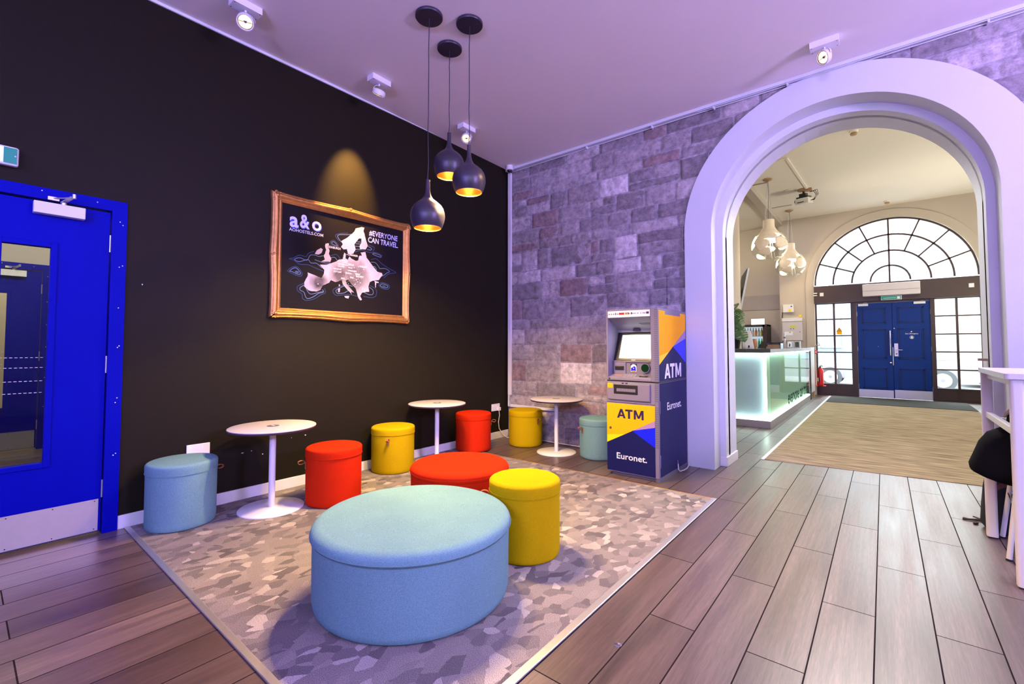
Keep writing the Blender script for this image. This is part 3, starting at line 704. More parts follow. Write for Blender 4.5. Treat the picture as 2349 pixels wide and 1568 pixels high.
# wall sockets
def socket(y0, y1, z0, z1, lab):
    t = thing('wall_socket', lab, 'socket', (XL, (y0+y1)/2, z0))
    f = MB(); f.box(XL, XL+.011, y0, y1, z0, z1); f.build('face_plate', 'white', t, smooth=False, bevel=.003)
    f = MB(); yy = y0+(y1-y0)*.72
    f.box(XL+.0108, XL+.0125, yy-.016, yy-.004, (z0+z1)/2+.01, z1-.012); f.box(XL+.0108, XL+.0125, y0+.016, y0+.028, (z0+z1)/2+.01, z1-.012); f.build('switch', 'white_print', t, smooth=False)
    return t
socket(1.075, 1.222, .395, .482, 'white double wall socket just above the light blue pouf')
s2 = socket(4.375, 4.530, .360, .450, 'white double wall socket near the corner with a lead plugged in')
f = MB(); f.box(XL+.011, XL+.045, 4.47, 4.515, .362, .405); f.build('plug', 'white', s2, smooth=False, bevel=.004)
tag((lambda f: (f.tube([(XL+.03, 4.493, .360), (XL+.032, 4.50, .30), (XL+.035, 4.475, .22), (XL+.035, 4.49, .13), (XL+.05, 4.54, .06), (XL+.09, 4.58, .012), (XL+.16, 4.60, .008)], .005, 8), f.build('power_cable', 'white'))[1])(MB()), 'white power lead hanging from the corner socket to the floor', 'cable')
# paint chips on dark wall are part of the wall's own wear
f = MB()
for (y, z, w, h) in [(1.45, .36, .008, .003), (1.515, .365, .003, .003), (1.60, .325, .004, .004), (1.95, .425, .005, .004), (.795, 1.62, .003, .004), (1.83, .42, .002, .003)]: f.box(XL, XL+.0012, y-w, y+w, z-h, z+h)
struct(f.build('trim_4', 'white_print', smooth=False), 'small chips in the dark paint')
# exit sign over the blue door
t = thing('exit_sign', 'green and white lit exit sign above the blue door', 'exit sign', (XL, .04, 2.29))
f = MB(); f.box(XL, XL+.050, -.16, .200, 2.240, 2.350); f.build('housing', 'white', t, smooth=False, bevel=.012, bseg=3)
f = MB(); f.box(XL+.0502, XL+.0535, .140, .192, 2.250, 2.340); f.m(1)
for k in range(16): f.box(XL+.0502, XL+.0535, -.15, .139, 2.252+k*.0055, 2.2565+k*.0055)
f.m(2); f.box(XL+.0534, XL+.0545, .182, .188, 2.292, 2.298)
f.build('light_panel', ['exitgreen', 'screengrey', 'white_print'], t, smooth=False)
# small round metal floor stud
t = tag((lambda f: (f.lathe([(.016, .0), (.016, .0015), (.010, .003)], -.857, 1.72, 0, 20), f.build('floor_stud', 'chrome'))[1])(MB()), 'small round metal stud set in the plank floor', 'floor stud')
# ================================================================ FRAMED CHALKBOARD PICTURE
t = thing('picture_frame', 'large gilt framed black chalkboard map of Europe with white lettering', 'picture', (XL, 2.33, 1.435))
PY0, PY1, PZ0, PZ1 = 1.626, 3.034, 1.437, 2.492
prof = [(-.002, .002), (-.002, .020), (.004, .030), (.012, .036), (.017, .034), (.022, .040), (.032, .046), (.040, .044), (.050, .036), (.056, .028), (.062, .028), (.066, .033), (.071, .031), (.076, .024), (.081, .022), (.081, .010)]
f = MB()
def side_pts(y0, z0, y1, z1, n=28):
    return [(y0+(y1-y0)*k/n, z0+(z1-z0)*k/n, k/n) for k in range(n+1)]
for (c0, c1, inn) in (((PY0, PZ0), (PY1, PZ0), (0, 1)), ((PY1, PZ0), (PY1, PZ1), (-1, 0)), ((PY1, PZ1), (PY0, PZ1), (0, -1)), ((PY0, PZ1), (PY0, PZ0), (1, 0))):
    rings = []
    L = math.hypot(c1[0]-c0[0], c1[1]-c0[1]); du = ((c1[0]-c0[0])/L, (c1[1]-c0[1])/L)
    n = 36
    for k in range(n+1):
        s = k/n; sw = .010*math.exp(-((s-.5)/.13)**2)+.006*(math.exp(-(s/.07)**2)+math.exp(-((1-s)/.07)**2))
        ring = []
        for (o, d) in prof:
            m_ = o if (o > 0) else o
            al = max(m_, -.002)
            a_ = al+s*(L-2*al)     # mitre
            oo = o-(sw if o < .05 else 0)
            ring.append((XL+d+(sw*.4 if .0 < o < .05 else 0), c0[0]+du[0]*a_+inn[0]*oo, c0[1]+du[1]*a_+inn[1]*oo))
        rings.append(ring)
    f.ringloft(rings, closed=False, cap0=False, cap1=False)
f.build('frame_moulding', 'gilt', t, ang=1.0)
def ornament(y, z, nm, big):
    f = MB(); r_ = random.Random(int(y*100+z*10))
    f.sphere((XL+.043, y, z), .015 if big else .011, 14, 8, (.7, 1, 1))
    for k in range(16 if big else 9):
        a = 2*PI*k/(16 if big else 9)+r_.random()*.3; d = r_.uniform(.018, .040) if big else r_.uniform(.012, .028)
        f.sphere((XL+.036, y+math.cos(a)*d, z+math.sin(a)*d*(1 if big else .6)), r_.uniform(.005, .009), 8, 5, (.8, r_.uniform(.8, 1.8), r_.uniform(.6, 1.4)))
    f.build(nm, 'gilt', t)
for y in (PY0+.035, PY1-.035):
    for z in (PZ0+.035, PZ1-.035): ornament(y, z, 'corner_ornament', True)
for y, z in ((2.33, PZ0+.02), (2.33, PZ1-.008), (PY0+.018, 1.965), (PY1-.018, 1.965)): ornament(y, z, 'edge_ornament', False)
f = MB(); f.box(XL+.002, XL+.016, PY0+.05, PY1-.05, PZ0+.05, PZ1-.05); bd = f.build('chalkboard', 'board', t, smooth=False)
LAND = [[(2.283, 2.076), (2.274, 2.038), (2.271, 2.014), (2.232, 2.002), (2.201, 1.979), (2.17, 1.963), (2.108, 1.937), (2.048, 1.928), (2.072, 1.903), (2.091, 1.888), (2.088, 1.853), (2.065, 1.809), (1.996, 1.83), (1.938, 1.845), (1.939, 1.812), (1.909, 1.752), (1.909, 1.719), (1.947, 1.689), (1.97, 1.685), (2.022, 1.685), (2.058, 1.705), (2.075, 1.741), (2.111, 1.763), (2.138, 1.777), (2.154, 1.802), (2.198, 1.789), (2.242, 1.806), (2.261, 1.814), (2.275, 1.774), (2.314, 1.736), (2.355, 1.703), (2.368, 1.686), (2.361, 1.716), (2.392, 1.707), (2.354, 1.746), (2.314, 1.784), (2.3, 1.819), (2.326, 1.828), (2.36, 1.789), (2.408, 1.751), (2.422, 1.709), (2.437, 1.662), (2.458, 1.639), (2.478, 1.646), (2.457, 1.682), (2.477, 1.715), (2.519, 1.725), (2.555, 1.734), (2.547, 1.784), (2.561, 1.829), (2.597, 1.846), (2.663, 1.86), (2.707, 1.917), (2.699, 1.935), (2.647, 1.941), (2.61, 1.975), (2.587, 1.997), (2.551, 2.036), (2.522, 2.064), (2.507, 2.118), (2.458, 2.104), (2.472, 2.075), (2.438, 2.069), (2.431, 2.025), (2.404, 2.015), (2.356, 2.032), (2.339, 2.048), (2.323, 2.015), (2.297, 2.023), (2.3, 2.066)], [(2.468, 2.355), (2.399, 2.329), (2.386, 2.295), (2.32, 2.228), (2.249, 2.178), (2.269, 2.152), (2.25, 2.124), (2.276, 2.105), (2.309, 2.116), (2.323, 2.07), (2.376, 2.078), (2.402, 2.126), (2.388, 2.173), (2.435, 2.237), (2.463, 2.242), (2.463, 2.204), (2.443, 2.163), (2.45, 2.134), (2.513, 2.144), (2.534, 2.185), (2.512, 2.238), (2.497, 2.292), (2.483, 2.321), (2.496, 2.355)], [(2.123, 2.138), (2.099, 2.128), (2.093, 2.103), (2.106, 2.071), (2.094, 2.04), (2.083, 2.014), (2.095, 1.981), (2.059, 1.959), (2.145, 1.968), (2.157, 1.996), (2.131, 2.04), (2.137, 2.076), (2.118, 2.102), (2.133, 2.128)], [(2.057, 2.08), (2.016, 2.056), (1.999, 2.019), (2.034, 2.019), (2.061, 2.034), (2.073, 2.071)], [(2.289, 1.667), (2.342, 1.672), (2.332, 1.647), (2.303, 1.651)], [(2.227, 1.733), (2.246, 1.735), (2.244, 1.699), (2.228, 1.698)], [(2.233, 1.77), (2.246, 1.771), (2.246, 1.753), (2.235, 1.752)], [(2.611, 1.848), (2.663, 1.84), (2.663, 1.831), (2.634, 1.828), (2.63, 1.783), (2.623, 1.782), (2.621, 1.826)]]
LN1 = [[(2.249, 2.172), (2.216, 2.214), (2.235, 2.236), (2.313, 2.251), (2.353, 2.264)], [(2.211, 2.124), (2.167, 2.134), (2.157, 2.15), (2.179, 2.16), (2.205, 2.14), (2.218, 2.119)], [(2.077, 2.014), (2.035, 2.001), (2.005, 2.008), (1.959, 2.001), (1.936, 1.958), (1.914, 1.952), (1.863, 1.964), (1.819, 1.941), (1.863, 1.93), (1.936, 1.958), (1.965, 1.934), (2.018, 1.936), (2.066, 1.902)], [(2.0, 1.967), (2.047, 1.957), (2.096, 1.952), (2.145, 1.957)], [(2.15, 2.007), (2.188, 2.016), (2.213, 1.993)], [(1.78, 1.836), (1.804, 1.861), (1.837, 1.871), (1.871, 1.837), (1.868, 1.82), (1.838, 1.822), (1.805, 1.834), (1.78, 1.836)], [(1.832, 1.843), (1.854, 1.84), (1.849, 1.831), (1.832, 1.835), (1.832, 1.843)], [(1.906, 1.73), (1.873, 1.704), (1.876, 1.682), (1.907, 1.668), (1.925, 1.625), (1.948, 1.616), (1.994, 1.636), (2.04, 1.669), (2.085, 1.685), (2.076, 1.707)], [(1.924, 1.709), (1.941, 1.677), (1.97, 1.657), (2.028, 1.674), (2.082, 1.69)], [(2.374, 1.766), (2.32, 1.773), (2.275, 1.756), (2.224, 1.727), (2.205, 1.707), (2.225, 1.686), (2.289, 1.697), (2.328, 1.719), (2.381, 1.718)], [(2.554, 1.778), (2.598, 1.751), (2.598, 1.713), (2.562, 1.703), (2.505, 1.717)], [(2.572, 2.027), (2.623, 2.028), (2.661, 1.995), (2.676, 1.977), (2.737, 1.985), (2.791, 1.963), (2.76, 1.943), (2.707, 1.904)], [(2.58, 1.984), (2.617, 1.988), (2.639, 1.959)], [(2.589, 2.109), (2.608, 2.121), (2.674, 2.113), (2.69, 2.096), (2.66, 2.094), (2.589, 2.109)], [(2.678, 1.807), (2.708, 1.826), (2.769, 1.813), (2.762, 1.793), (2.709, 1.791), (2.678, 1.807)], [(2.708, 1.805), (2.743, 1.805)], [(2.528, 2.146), (2.564, 2.146), (2.578, 2.161), (2.534, 2.179)], [(2.399, 2.156), (2.443, 2.16)], [(2.402, 2.181), (2.45, 2.186)], [(2.418, 2.203), (2.456, 2.206)], [(2.396, 2.125), (2.45, 2.134)]]
LN2 = [[(2.23, 2.175), (2.194, 2.216), (2.222, 2.242), (2.32, 2.267)], [(2.218, 2.113), (2.155, 2.126), (2.145, 2.154), (2.179, 2.172), (2.217, 2.143), (2.227, 2.12)], [(1.993, 2.041), (1.941, 2.015), (1.919, 1.983), (1.862, 1.986), (1.813, 1.956), (1.776, 1.942), (1.819, 1.935), (1.864, 1.908), (1.937, 1.913), (2.007, 1.894), (2.079, 1.875)], [(2.15, 2.025), (2.206, 2.045), (2.245, 2.01)], [(1.762, 1.834), (1.793, 1.868), (1.842, 1.883), (1.885, 1.839), (1.88, 1.807), (1.838, 1.808), (1.794, 1.822), (1.762, 1.834)], [(1.906, 1.746), (1.851, 1.713), (1.854, 1.674), (1.891, 1.65), (1.897, 1.612), (1.937, 1.598), (2.006, 1.62), (2.064, 1.66), (2.103, 1.68), (2.094, 1.72)], [(2.288, 1.772), (2.186, 1.723), (2.18, 1.693), (2.212, 1.667), (2.289, 1.679), (2.355, 1.685), (2.436, 1.674)], [(2.561, 1.795), (2.634, 1.761), (2.632, 1.697), (2.577, 1.676), (2.492, 1.682)], [(2.572, 2.052), (2.63, 2.07), (2.683, 2.036), (2.736, 2.011), (2.798, 1.987), (2.87, 1.96), (2.783, 1.936), (2.723, 1.886)], [(2.663, 1.805), (2.7, 1.838), (2.785, 1.821), (2.778, 1.781), (2.709, 1.778), (2.663, 1.805)], [(2.396, 2.1), (2.471, 2.128), (2.557, 2.12), (2.63, 2.131), (2.705, 2.111)], [(2.534, 2.192), (2.607, 2.179), (2.593, 2.138)]]
TX = [('a', 1.773, 2.219, 0.077, 0.093), ('&', 1.861, 2.228, 0.088, 0.12), ('o', 1.969, 2.228, 0.089, 0.085), ('AOHOSTELS.COM', 1.769, 2.184, 0.305, 0.027), ('#EVERYONE', 2.547, 2.292, 0.339, 0.051), ('CAN TRAVEL.', 2.537, 2.221, 0.354, 0.053), ('EDINBURGH', 2.124, 2.094, 0.123, 0.021), ('COPENHAGEN', 2.323, 2.055, 0.101, 0.018), ('BERLIN', 2.328, 1.961, 0.056, 0.02), ('WARSAW', 2.446, 1.959, 0.077, 0.019), ('VIENNA', 2.399, 1.88, 0.055, 0.017), ('BUDAPEST', 2.41, 1.859, 0.083, 0.018), ('MUNICH', 2.299, 1.879, 0.06, 0.015), ('STUTTGART', 2.18, 1.879, 0.08, 0.016), ('FRANKFURT', 2.18, 1.904, 0.079, 0.015), ('HAMBURG', 2.265, 1.992, 0.055, 0.014), ('PRAGUE', 2.328, 1.934, 0.043, 0.013), ('VENICE', 2.254, 1.823, 0.039, 0.015), ('GRAZ', 2.346, 1.842, 0.04, 0.015), ('COLOGNE', 2.221, 1.935, 0.064, 0.014), ('DRESDEN', 2.325, 1.906, 0.087, 0.015), ('AMSTERDAM', 2.22, 1.955, 0.101, 0.013), ('LEIPZIG', 2.272, 1.975, 0.049, 0.013)]
DOTS = [(2.033, 1.754), (2.565, 1.904), (2.581, 1.923), (2.388, 1.948), (2.492, 1.945), (2.413, 1.835), (2.436, 1.964), (2.313, 2.062), (2.455, 1.811), (2.427, 1.815), (2.401, 1.79), (2.484, 1.759)]

XA = XL+.0165
import mathutils.geometry as mg
f = MB()
for pl in LAND:
    f = MB()
    # drifting, wavy coast: subdivide and jitter
    P = []
    for i, (a, b) in enumerate(pl):
        c, d = pl[(i+1) % len(pl)]; n = max(1, int(math.hypot(c-a, d-b)/.012))
        for k in range(n):
            s = k/n; q = noise.noise(Vector((a*40+s*3, b*40, 1)))*.003
            P.append((a+(c-a)*s+q, b+(d-b)*s-q))
    tri = mg.tessellate_polygon([[Vector((0, a, b)) for a, b in P]])
    vs = [f.bm.verts.new((XA, a, b)) for a, b in P]
    for q in tri: f.face([vs[i] for i in q])
    f.build('map_shape', 'chalk', bd, smooth=False)
def lines(LS, x, w, nm, mt):
    for pl in LS:
        f = MB(); P = []
        for i in range(len(pl)-1):
            p0, p1, p2, p3 = [Vector(pl[j]) for j in (max(i-1, 0), i, i+1, min(i+2, len(pl)-1))]
            for k in range(5):
                s = k/5; P.append(.5*((2*p1)+(-p0+p2)*s+(2*p0-5*p1+4*p2-p3)*s*s+(-p0+3*p1-3*p2+p3)*s**3))
        P.append(Vector(pl[-1]))
        va = []
        for i, p in enumerate(P):
            d = (P[min(i+1, len(P)-1)]-P[max(i-1, 0)])
            d = d.normalized() if d.length > 1e-9 else Vector((1, 0)); nn = Vector((-d.y, d.x))*w/2
            va.append((f.bm.verts.new((x, p.x+nn.x, p.y+nn.y)), f.bm.verts.new((x, p.x-nn.x, p.y-nn.y))))
        for (a, b), (c, d) in zip(va, va[1:]): f.face([a, b, d, c])
        f.build(nm, mt, bd, smooth=False)
lines(LN2, XA-.0002, .007, 'wave_line', 'chalkblue')
lines(LN1, XA-.0001, .0085, 'wave_line', 'chalkblue')
lines(LN1, XA, .0028, 'wave_line', 'chalkline')
for (s, y, z, w, h) in TX:
    f = MB()
    if s in 'a&o':
        f.m(1); text_into(f, s, FX(XA+.0001), y+.004, z-.008, w*.98, h, bold=.03)
        f.m(0); text_into(f, s, FX(XA+.0005), y, z, w*.98, h, bold=.022)
    elif s[0] == '#' or s[:3] == 'CAN':
        f.m(1); text_into(f, s, FX(XA+.0001), y+.002, z-.004, w, h, bold=.01, shear=.1)
        f.m(0); text_into(f, s, FX(XA+.0005), y, z, w, h, bold=.006, shear=.1)
    else: f.m(0); text_into(f, s, FX(XA+.0007), y, z, w, h, bold=.012)
    f.build('lettering', ['chalkwhite', 'glow_blue'], bd, smooth=False)
f = MB()
for a, b in DOTS: f.poly([(XA+.0008, a+.0045*math.cos(k*PI/5), b+.0045*math.sin(k*PI/5)) for k in range(10)])
r_ = random.Random(3)
for k in range(60):
    a, b = 2.27+r_.random()*.2, 1.78+r_.random()*.14; rr = r_.uniform(.0008, .0022); f.poly([(XA+.0008, a+rr*math.cos(k*PI/3), b+rr*math.sin(k*PI/3)) for k in range(6)])
f.build('paint_dots', 'chalkwhite', bd, smooth=False)

# ================================================================ CASH MACHINE
AX0, AX1, AY0, AY1 = -2.050, -1.546, 3.928, 4.66
t = thing('cash_machine', 'grey cash machine with yellow and blue vinyl and ATM lettering', 'cash machine', ((AX0+AX1)/2, (AY0+AY1)/2, 0))
f = MB(); f.box(AX0+.045, AX1-.030, AY0+.02, AY1, .004, .034); f.box(AX1-.032, AX1-.001, AY0+.004, AY1, .004, .034); f.box(AX1-.02, AX1-.002, AY0+.01, AY1, .0, .006); f.build('plinth', 'atmdark', t, smooth=False)
f = MB(); f.box(AX0, AX1-.0315, AY0+.012, AY1, .034, .868); f.box(AX1-.032, AX1, AY0, AY1, .034, .868); lc = f.build('lower_cabinet', 'atmgrey', t, smooth=False, bevel=.003)
f = MB(); f.box(AX0+.002, AX1-.030, AY0+.0, AY0+.014, .034, .672); dr = f.build('front_door', 'atmgrey', t, smooth=False, bevel=.002)
d0 = AY0-.0012
F = FY(d0); k0, k1 = AX0+.004, AX1-.0335
f = MB(); v0, v1 = .040, .665
f.m(0); f.prism([(k0, .295), (k1, .536), (k1, v1), (k0, v1)], F, 0, -.0008)
f.m(1); f.prism([(k0, .295), (-1.868, .388), (k0, .366)], F, .0004, -.0004)
f.m(2); f.prism([(k0, v0), (k1, v0), (k1, .536), (k0, .295)], F, 0, -.0008)
f.m(3); f.prism([(-1.795, .427), (k1, .477), (k1, .536)], F, .0004, -.0004)
f.m(4); f.prism([(-1.795, .427), (k1, .300), (k1, .477)], F, .0004, -.0004)
f.build('vinyl_graphic', ['yellow', 'yellow2', 'navy', 'mauve', 'royal'], dr, smooth=False)
f = MB(); f.m(0); atm_letters(f, F, -1.943, .532, .260, .084, .0009)
f.m(1); text_into(f, 'Euronet.', F, -1.949, .156, .292, .056, d=.0009, bold=.012); f.m(2); f.poly([F(-1.946, .176, .0011), F(-1.918, .174, .0011), F(-1.918, .184, .0011), F(-1.940, .187, .0011)])
f.build('lettering', ['navy_print', 'white_print', 'teal_print'], dr, smooth=False)
f = MB(); f.cyl((-2.010, d0, .433), (-2.010, d0-.004, .433), .012, 16); f.m(1); f.cyl((-2.010, d0-.004, .433), (-2.010, d0-.0055, .433), .006, 12); f.build('lock', ['twig', 'chrome'], dr)
# dispenser drawer
f = MB(); f.box(AX0+.002, AX1-.030, AY0-.004, AY0+.02, .676, .868); dw = f.build('dispenser_panel', 'atmgrey', t, smooth=False, bevel=.003)
f = MB(); f.box(AX0+.020, AX1-.070, AY0-.020, AY0-.003, .700, .858); f.build('dispenser_cover', 'atmgrey', dw, smooth=False, bevel=.008, bseg=3)
f = MB(); yy = AY0-.0202; f.box(-1.968, -1.725, yy-.001, yy+.012, .752, .846); sl = f.build('cash_slot', 'black', dw, smooth=False, bevel=.006)
f = MB(); f.box(-1.935, -1.748, yy-.006, yy-.001, .778, .808); f.m(1)
for k in range(8): f.box(-1.931+k*.0230, -1.931+k*.0230+.019, yy-.008, yy-.006, .783, .803)
f.build('cash_shutter', ['atmdark', 'atmgrey'], sl, smooth=False)
f = MB(); f.box(-2.028, -1.975, yy-.001, yy+.001, .808, .852); f.build('sticker', 'yellow', dw, smooth=False)
f = MB()
for a in (-1.885, -1.848): f.box(a, a+.022, yy-.001, yy+.001, .851, .860)
f.build('sticker', 'navy', dw, smooth=False)
# ribbed corner strip
f = MB()
for k in range(64):
    z = .30+k*.0193
    if z < 1.53 and not (.655 < z < .700): f.box(AX1-.0315, AX1+.001, AY0-.002, AY0+.002, z, z+.011)
f.build('ribbed_strip', 'atmdark', t, smooth=False)
# upper housing around the recess
f = MB(); x0, x1 = AX0+.018, -1.612
f.box(AX0, x0, AY0, AY1, .880, 1.545); f.box(x1, AX1, AY0, AY1, .880, 1.540); f.box(x0, x1, AY0, AY0+.05, 1.462, 1.545); f.box(x0, x1, AY0+.05, AY1, 1.50, 1.543)
f.box(x0, x1, AY0, AY1, .880, .908); f.box(x0, x1, AY0+.30, AY1, .90, 1.545)
up = f.build('upper_housing', 'atmgrey', t, smooth=False, bevel=.004)
f = MB(); f.box(AX0+.004, AX1-.002, AY0+.006, AY1-.002, .866, .882); f.build('seam', 'black', t, smooth=False)
f = MB(); f.ringloft([[(x0, AY0+.02, 1.470), (x1, AY0+.02, 1.470), (x1, AY0+.02, 1.462), (x0, AY0+.02, 1.462)], [(x0, 4.14, 1.365), (x1, 4.14, 1.365), (x1, 4.14, 1.352), (x0, 4.14, 1.352)]]); f.box(x0, x1, 4.13, 4.16, 1.330, 1.362)
f.m(1)
for k in range(3): f.box(-1.765+.012*k, -1.66, 4.035+.018*k, 4.045+.018*k, 1.409-.009*k, 1.418-.009*k)
f.box(-1.86, -1.79, 4.105, 4.135, 1.350, 1.362)
f.build('recess_ceiling', ['atmgrey', 'black'], up, smooth=False)
# header label
F = FY(AY0-.0008); f = MB(); f.m(0); f.prism([(-2.030, 1.468), (-1.616, 1.468), (-1.616, 1.527), (-2.030, 1.527)], F, 0, -.0008)
r_ = random.Random(5)
for a, b, c_ in [(-2.022, -2.008, 4), (-1.998, -1.985, 4), (-1.975, -1.962, 4), (-1.953, -1.943, 2), (-1.935, -1.92, 4), (-1.915, -1.862, 1), (-1.854, -1.828, 3), (-1.826, -1.815, 2), (-1.812, -1.803, 4), (-1.795, -1.783, 2), (-1.780, -1.770, 4), (-1.764, -1.748, 5), (-1.738, -1.722, 5), (-1.705, -1.695, 5), (-1.685, -1.655, 5), (-1.650, -1.624, 2)]:
    f.m(c_); z = 1.497; h = .013 if c_ not in (4, 5) else .007; f.prism([(a, z-h/2), (b, z-h/2), (b, z+h), (a, z+h)], F, .0004, -.0002)
f.build('card_logo_label', ['white_print', 'redpaint', 'navy_print', 'orangeb', 'atmdark', 'mauve'], up, smooth=False)
# tilted screen
f = MB(); T = Matrix(((1, 0, 0, -1.815), (0, math.cos(R(68)), -math.sin(R(68)), 4.042), (0, math.sin(R(68)), math.cos(R(68)), 1.062), (0, 0, 0, 1)))
f.box(-.215, .205, -.01, .300, -.030, -.002, T); f.box(-.20, .20, 0, .29, -.002, .002, T); sc_ = f.build('screen_bezel', 'black', up, smooth=False, bevel=.003)
f = MB(); S = lambda u, v, d: T @ Vector((u, v, .0026+d))
sx0, sx1, sy0, sy1 = -.163, .182, .022, .262
f.m(0); f.poly([S(sx0, sy0, 0), S(sx1, sy0, 0), S(sx1, sy1, 0), S(sx0, sy1, 0)])
f.m(1); f.poly([S(.03, sy0, .0002), S(.135, sy0, .0002), S(.135, .05, .0002), S(.115, .10, .0002), S(.095, .062, .0002)])
f.m(2); f.poly([S(.100, .105, .0003), S(.15, .10, .0003), S(.180, .125, .0003), S(.178, .15, .0003), S(.12, .135, .0003), S(.095, .155, .0003)]); f.poly([S(.160, .225, .0003), S(.181, .225, .0003), S(.181, .26, .0003), S(.155, .258, .0003)])
f.m(3)
for (a, b, w, h) in [(-.07, .212, .045, .006), (-.07, .200, .058, .006), (-.11, .168, .10, .003), (-.115, .150, .14, .003), (-.12, .132, .19, .003), (-.12, .114, .11, .003), (-.07, .085, .06, .003), (-.075, .070, .05, .003)]:
    f.poly([S(a, b, .0003), S(a+w, b, .0003), S(a+w, b+h, .0003), S(a, b+h, .0003)])
f.build('screen_display', ['screen', 'screenblue', 'screentan', 'screengrey'], sc_, smooth=False)
f = MB(); f.box(-1.845, -1.805, 4.0335, 4.0355, 1.064, 1.070); f.box(-1.735, -1.680, 4.030, 4.033, 1.052, 1.056); f.build('maker_mark', 'white_print', sc_, smooth=False)
# control face and shelf
f = MB(); f.box(x0, x1, 4.030, 4.06, .93, 1.060); f.box(-2.016, -1.895, 4.020, 4.035, .925, 1.045); f.box(x0, x1, 4.018, 4.045, 1.048, 1.056)
f.ringloft([[(x0, 3.942, .908), (x1, 3.942, .908), (x1, 3.942, .912), (x0, 3.942, .912)], [(x0, 4.03, .908), (x1, 4.03, .908), (x1, 4.03, .940), (x0, 4.03, .940)]])
cp = f.build('control_panel', 'atmgrey', up, smooth=False, bevel=.002)
f = MB(); f.box(-2.004, -1.912, 4.010, 4.021, .972, 1.012); f.build('card_reader', 'black', cp, smooth=False, bevel=.006)
f = MB(); F2 = FY(4.0292); ar = [(-1.850, .957), (-1.792, .957), (-1.792, 1.0)]+arc(-1.821, 1.0, .029, 0, PI, 10)[1:]+[(-1.850, 1.0)]
f.m(0); f.prism([(-1.853, .953), (-1.789, .953), (-1.789, 1.033), (-1.853, 1.033)], F2, 0, -.001); f.m(1); f.prism(ar, F2, .0006, 0)
f.m(2); f.prism([(-1.846, .995), (-1.83, .999), (-1.815, 1.012), (-1.801, 1.003), (-1.797, .962), (-1.846, .962)], F2, .0010, 0); f.m(1); f.prism(arc(-1.821, .990, .005, 0, 2*PI, 8)[:-1], F2, .0014, 0); f.m(3); f.prism([(-1.838, .958), (-1.803, .958), (-1.806, .970), (-1.836, .970)], F2, .0014, 0)
f.build('advice_sticker', ['navy', 'white_print', 'royal', 'orangeb'], cp, smooth=False)
f = MB(); f.cyl((-1.702, 4.032, .996), (-1.702, 4.012, .996), .048, 32, r2=.043); f.build('reader_ring', 'atmgrey', cp); f = MB(); f.cyl((-1.702, 4.013, .996), (-1.702, 4.0105, .996), .037, 28); f.build('reader_lens', mat('green_black_lens', (.005, .03, .008), .12, coat=1), cp)
f = MB()
sh = lambda u, v: (u, 3.942+v*.088, .913+v*.0285)
for i in range(4):
    for j in range(4):
        a = -1.888+i*.030; b = .12+j*.2; p = sh(a, b); f.box(a, a+.024, p[1], p[1]+.012, p[2]-.003, p[2]+.004)
f.build('keypad', 'steel', cp, smooth=False)
f = MB(); p = sh(-2, .45); f.box(-1.990, -1.915, p[1], p[1]+.02, p[2]-.002, p[2]+.004); f.build('shelf_sticker', 'orangeb', cp, smooth=False)
f = MB(); f.box(-1.735, -1.66, 3.955, 4.005, .914, .926); f.m(1); f.box(-1.72, -1.69, 3.965, 3.99, .926, .928); f.build('reader_slot', ['black', 'steel'], cp, smooth=False)
f = MB(); f.cyl((-2.017, AY0+.001, .893), (-2.017, AY0-.002, .893), .008, 14); f.build('lock', 'black', up)
# right side vinyl
F = FX(AX1+.0008); f = MB(); s0, s1 = 3.955, 4.652
f.m(0); f.prism([(s0, 1.030), (4.652, 1.362), (s1, 1.518), (4.50, 1.518), (4.50, 1.488), (4.10, 1.488), (4.10, 1.520), (s0, 1.522)], F, 0, -.0006)
f.m(1); f.prism([(s0, 1.030), (4.200, 1.147), (s0, 1.108)], F, .0004, -.0004)
f.m(2); f.prism([(s0, .884), (s1, .884), (s1, 1.362), (s0, 1.030)], F, 0, -.0006)
f.m(3); f.prism([(4.30, 1.194), (s1, 1.275), (s1, 1.362)], F, .0004, -.0004)
f.m(4); f.prism([(4.30, 1.194), (s1, 1.030), (s1, 1.275)], F, .0004, -.0004)
f.m(2); f.prism([(s0, .040), (s1, .040), (s1, .866), (s0, .866)], F, 0, -.0006)
f.build('side_vinyl_graphic', ['yellow', 'yellow2', 'navy', 'mauve', 'royal'], t, smooth=False)
f = MB(); atm_letters(f, F, 4.075, .902, .435, .134, .0012); f.build('side_lettering', 'white_print', t, smooth=False); f = MB(); text_into(f, 'Euronet.', F, 4.130, .612, .372, .070, d=.0012, bold=.012)
f.build('side_lettering', 'white_print', t, smooth=False)
f = MB()
for z in (.655, .18): f.box(AX1, AX1+.006, 3.945, 3.957, z-.055, z+.055)
f.box(AX1, AX1+.006, 4.375, 4.385, .04, .115); f.build('side_hinge', 'atmgrey', t, smooth=False)
tag((lambda f: (f.tube([(-1.541, 4.38, .08), (-1.538, 4.38, .03), (-1.530, 4.40, .008), (-1.515, 4.47, .008), (-1.515, 4.55, .008), (-1.525, 4.62, .010), (-1.532, 4.665, .025)], .0055, 8), f.build('power_cable', 'white'))[1])(MB()), 'white power cable looping on the floor behind the cash machine', 'cable')
tag((lambda f: (f.tube([(-1.74, 4.690, 1.64), (-1.7395, 4.685, 1.80), (-1.737, 4.685, 1.935)], .0028, 6), f.tube([(-1.741, 4.69, 1.63), (-1.740, 4.69, 1.70)], .006, 8), f.build('antenna', 'black'))[2])(MB()), 'thin black antenna on the stone wall above the cash machine', 'antenna')

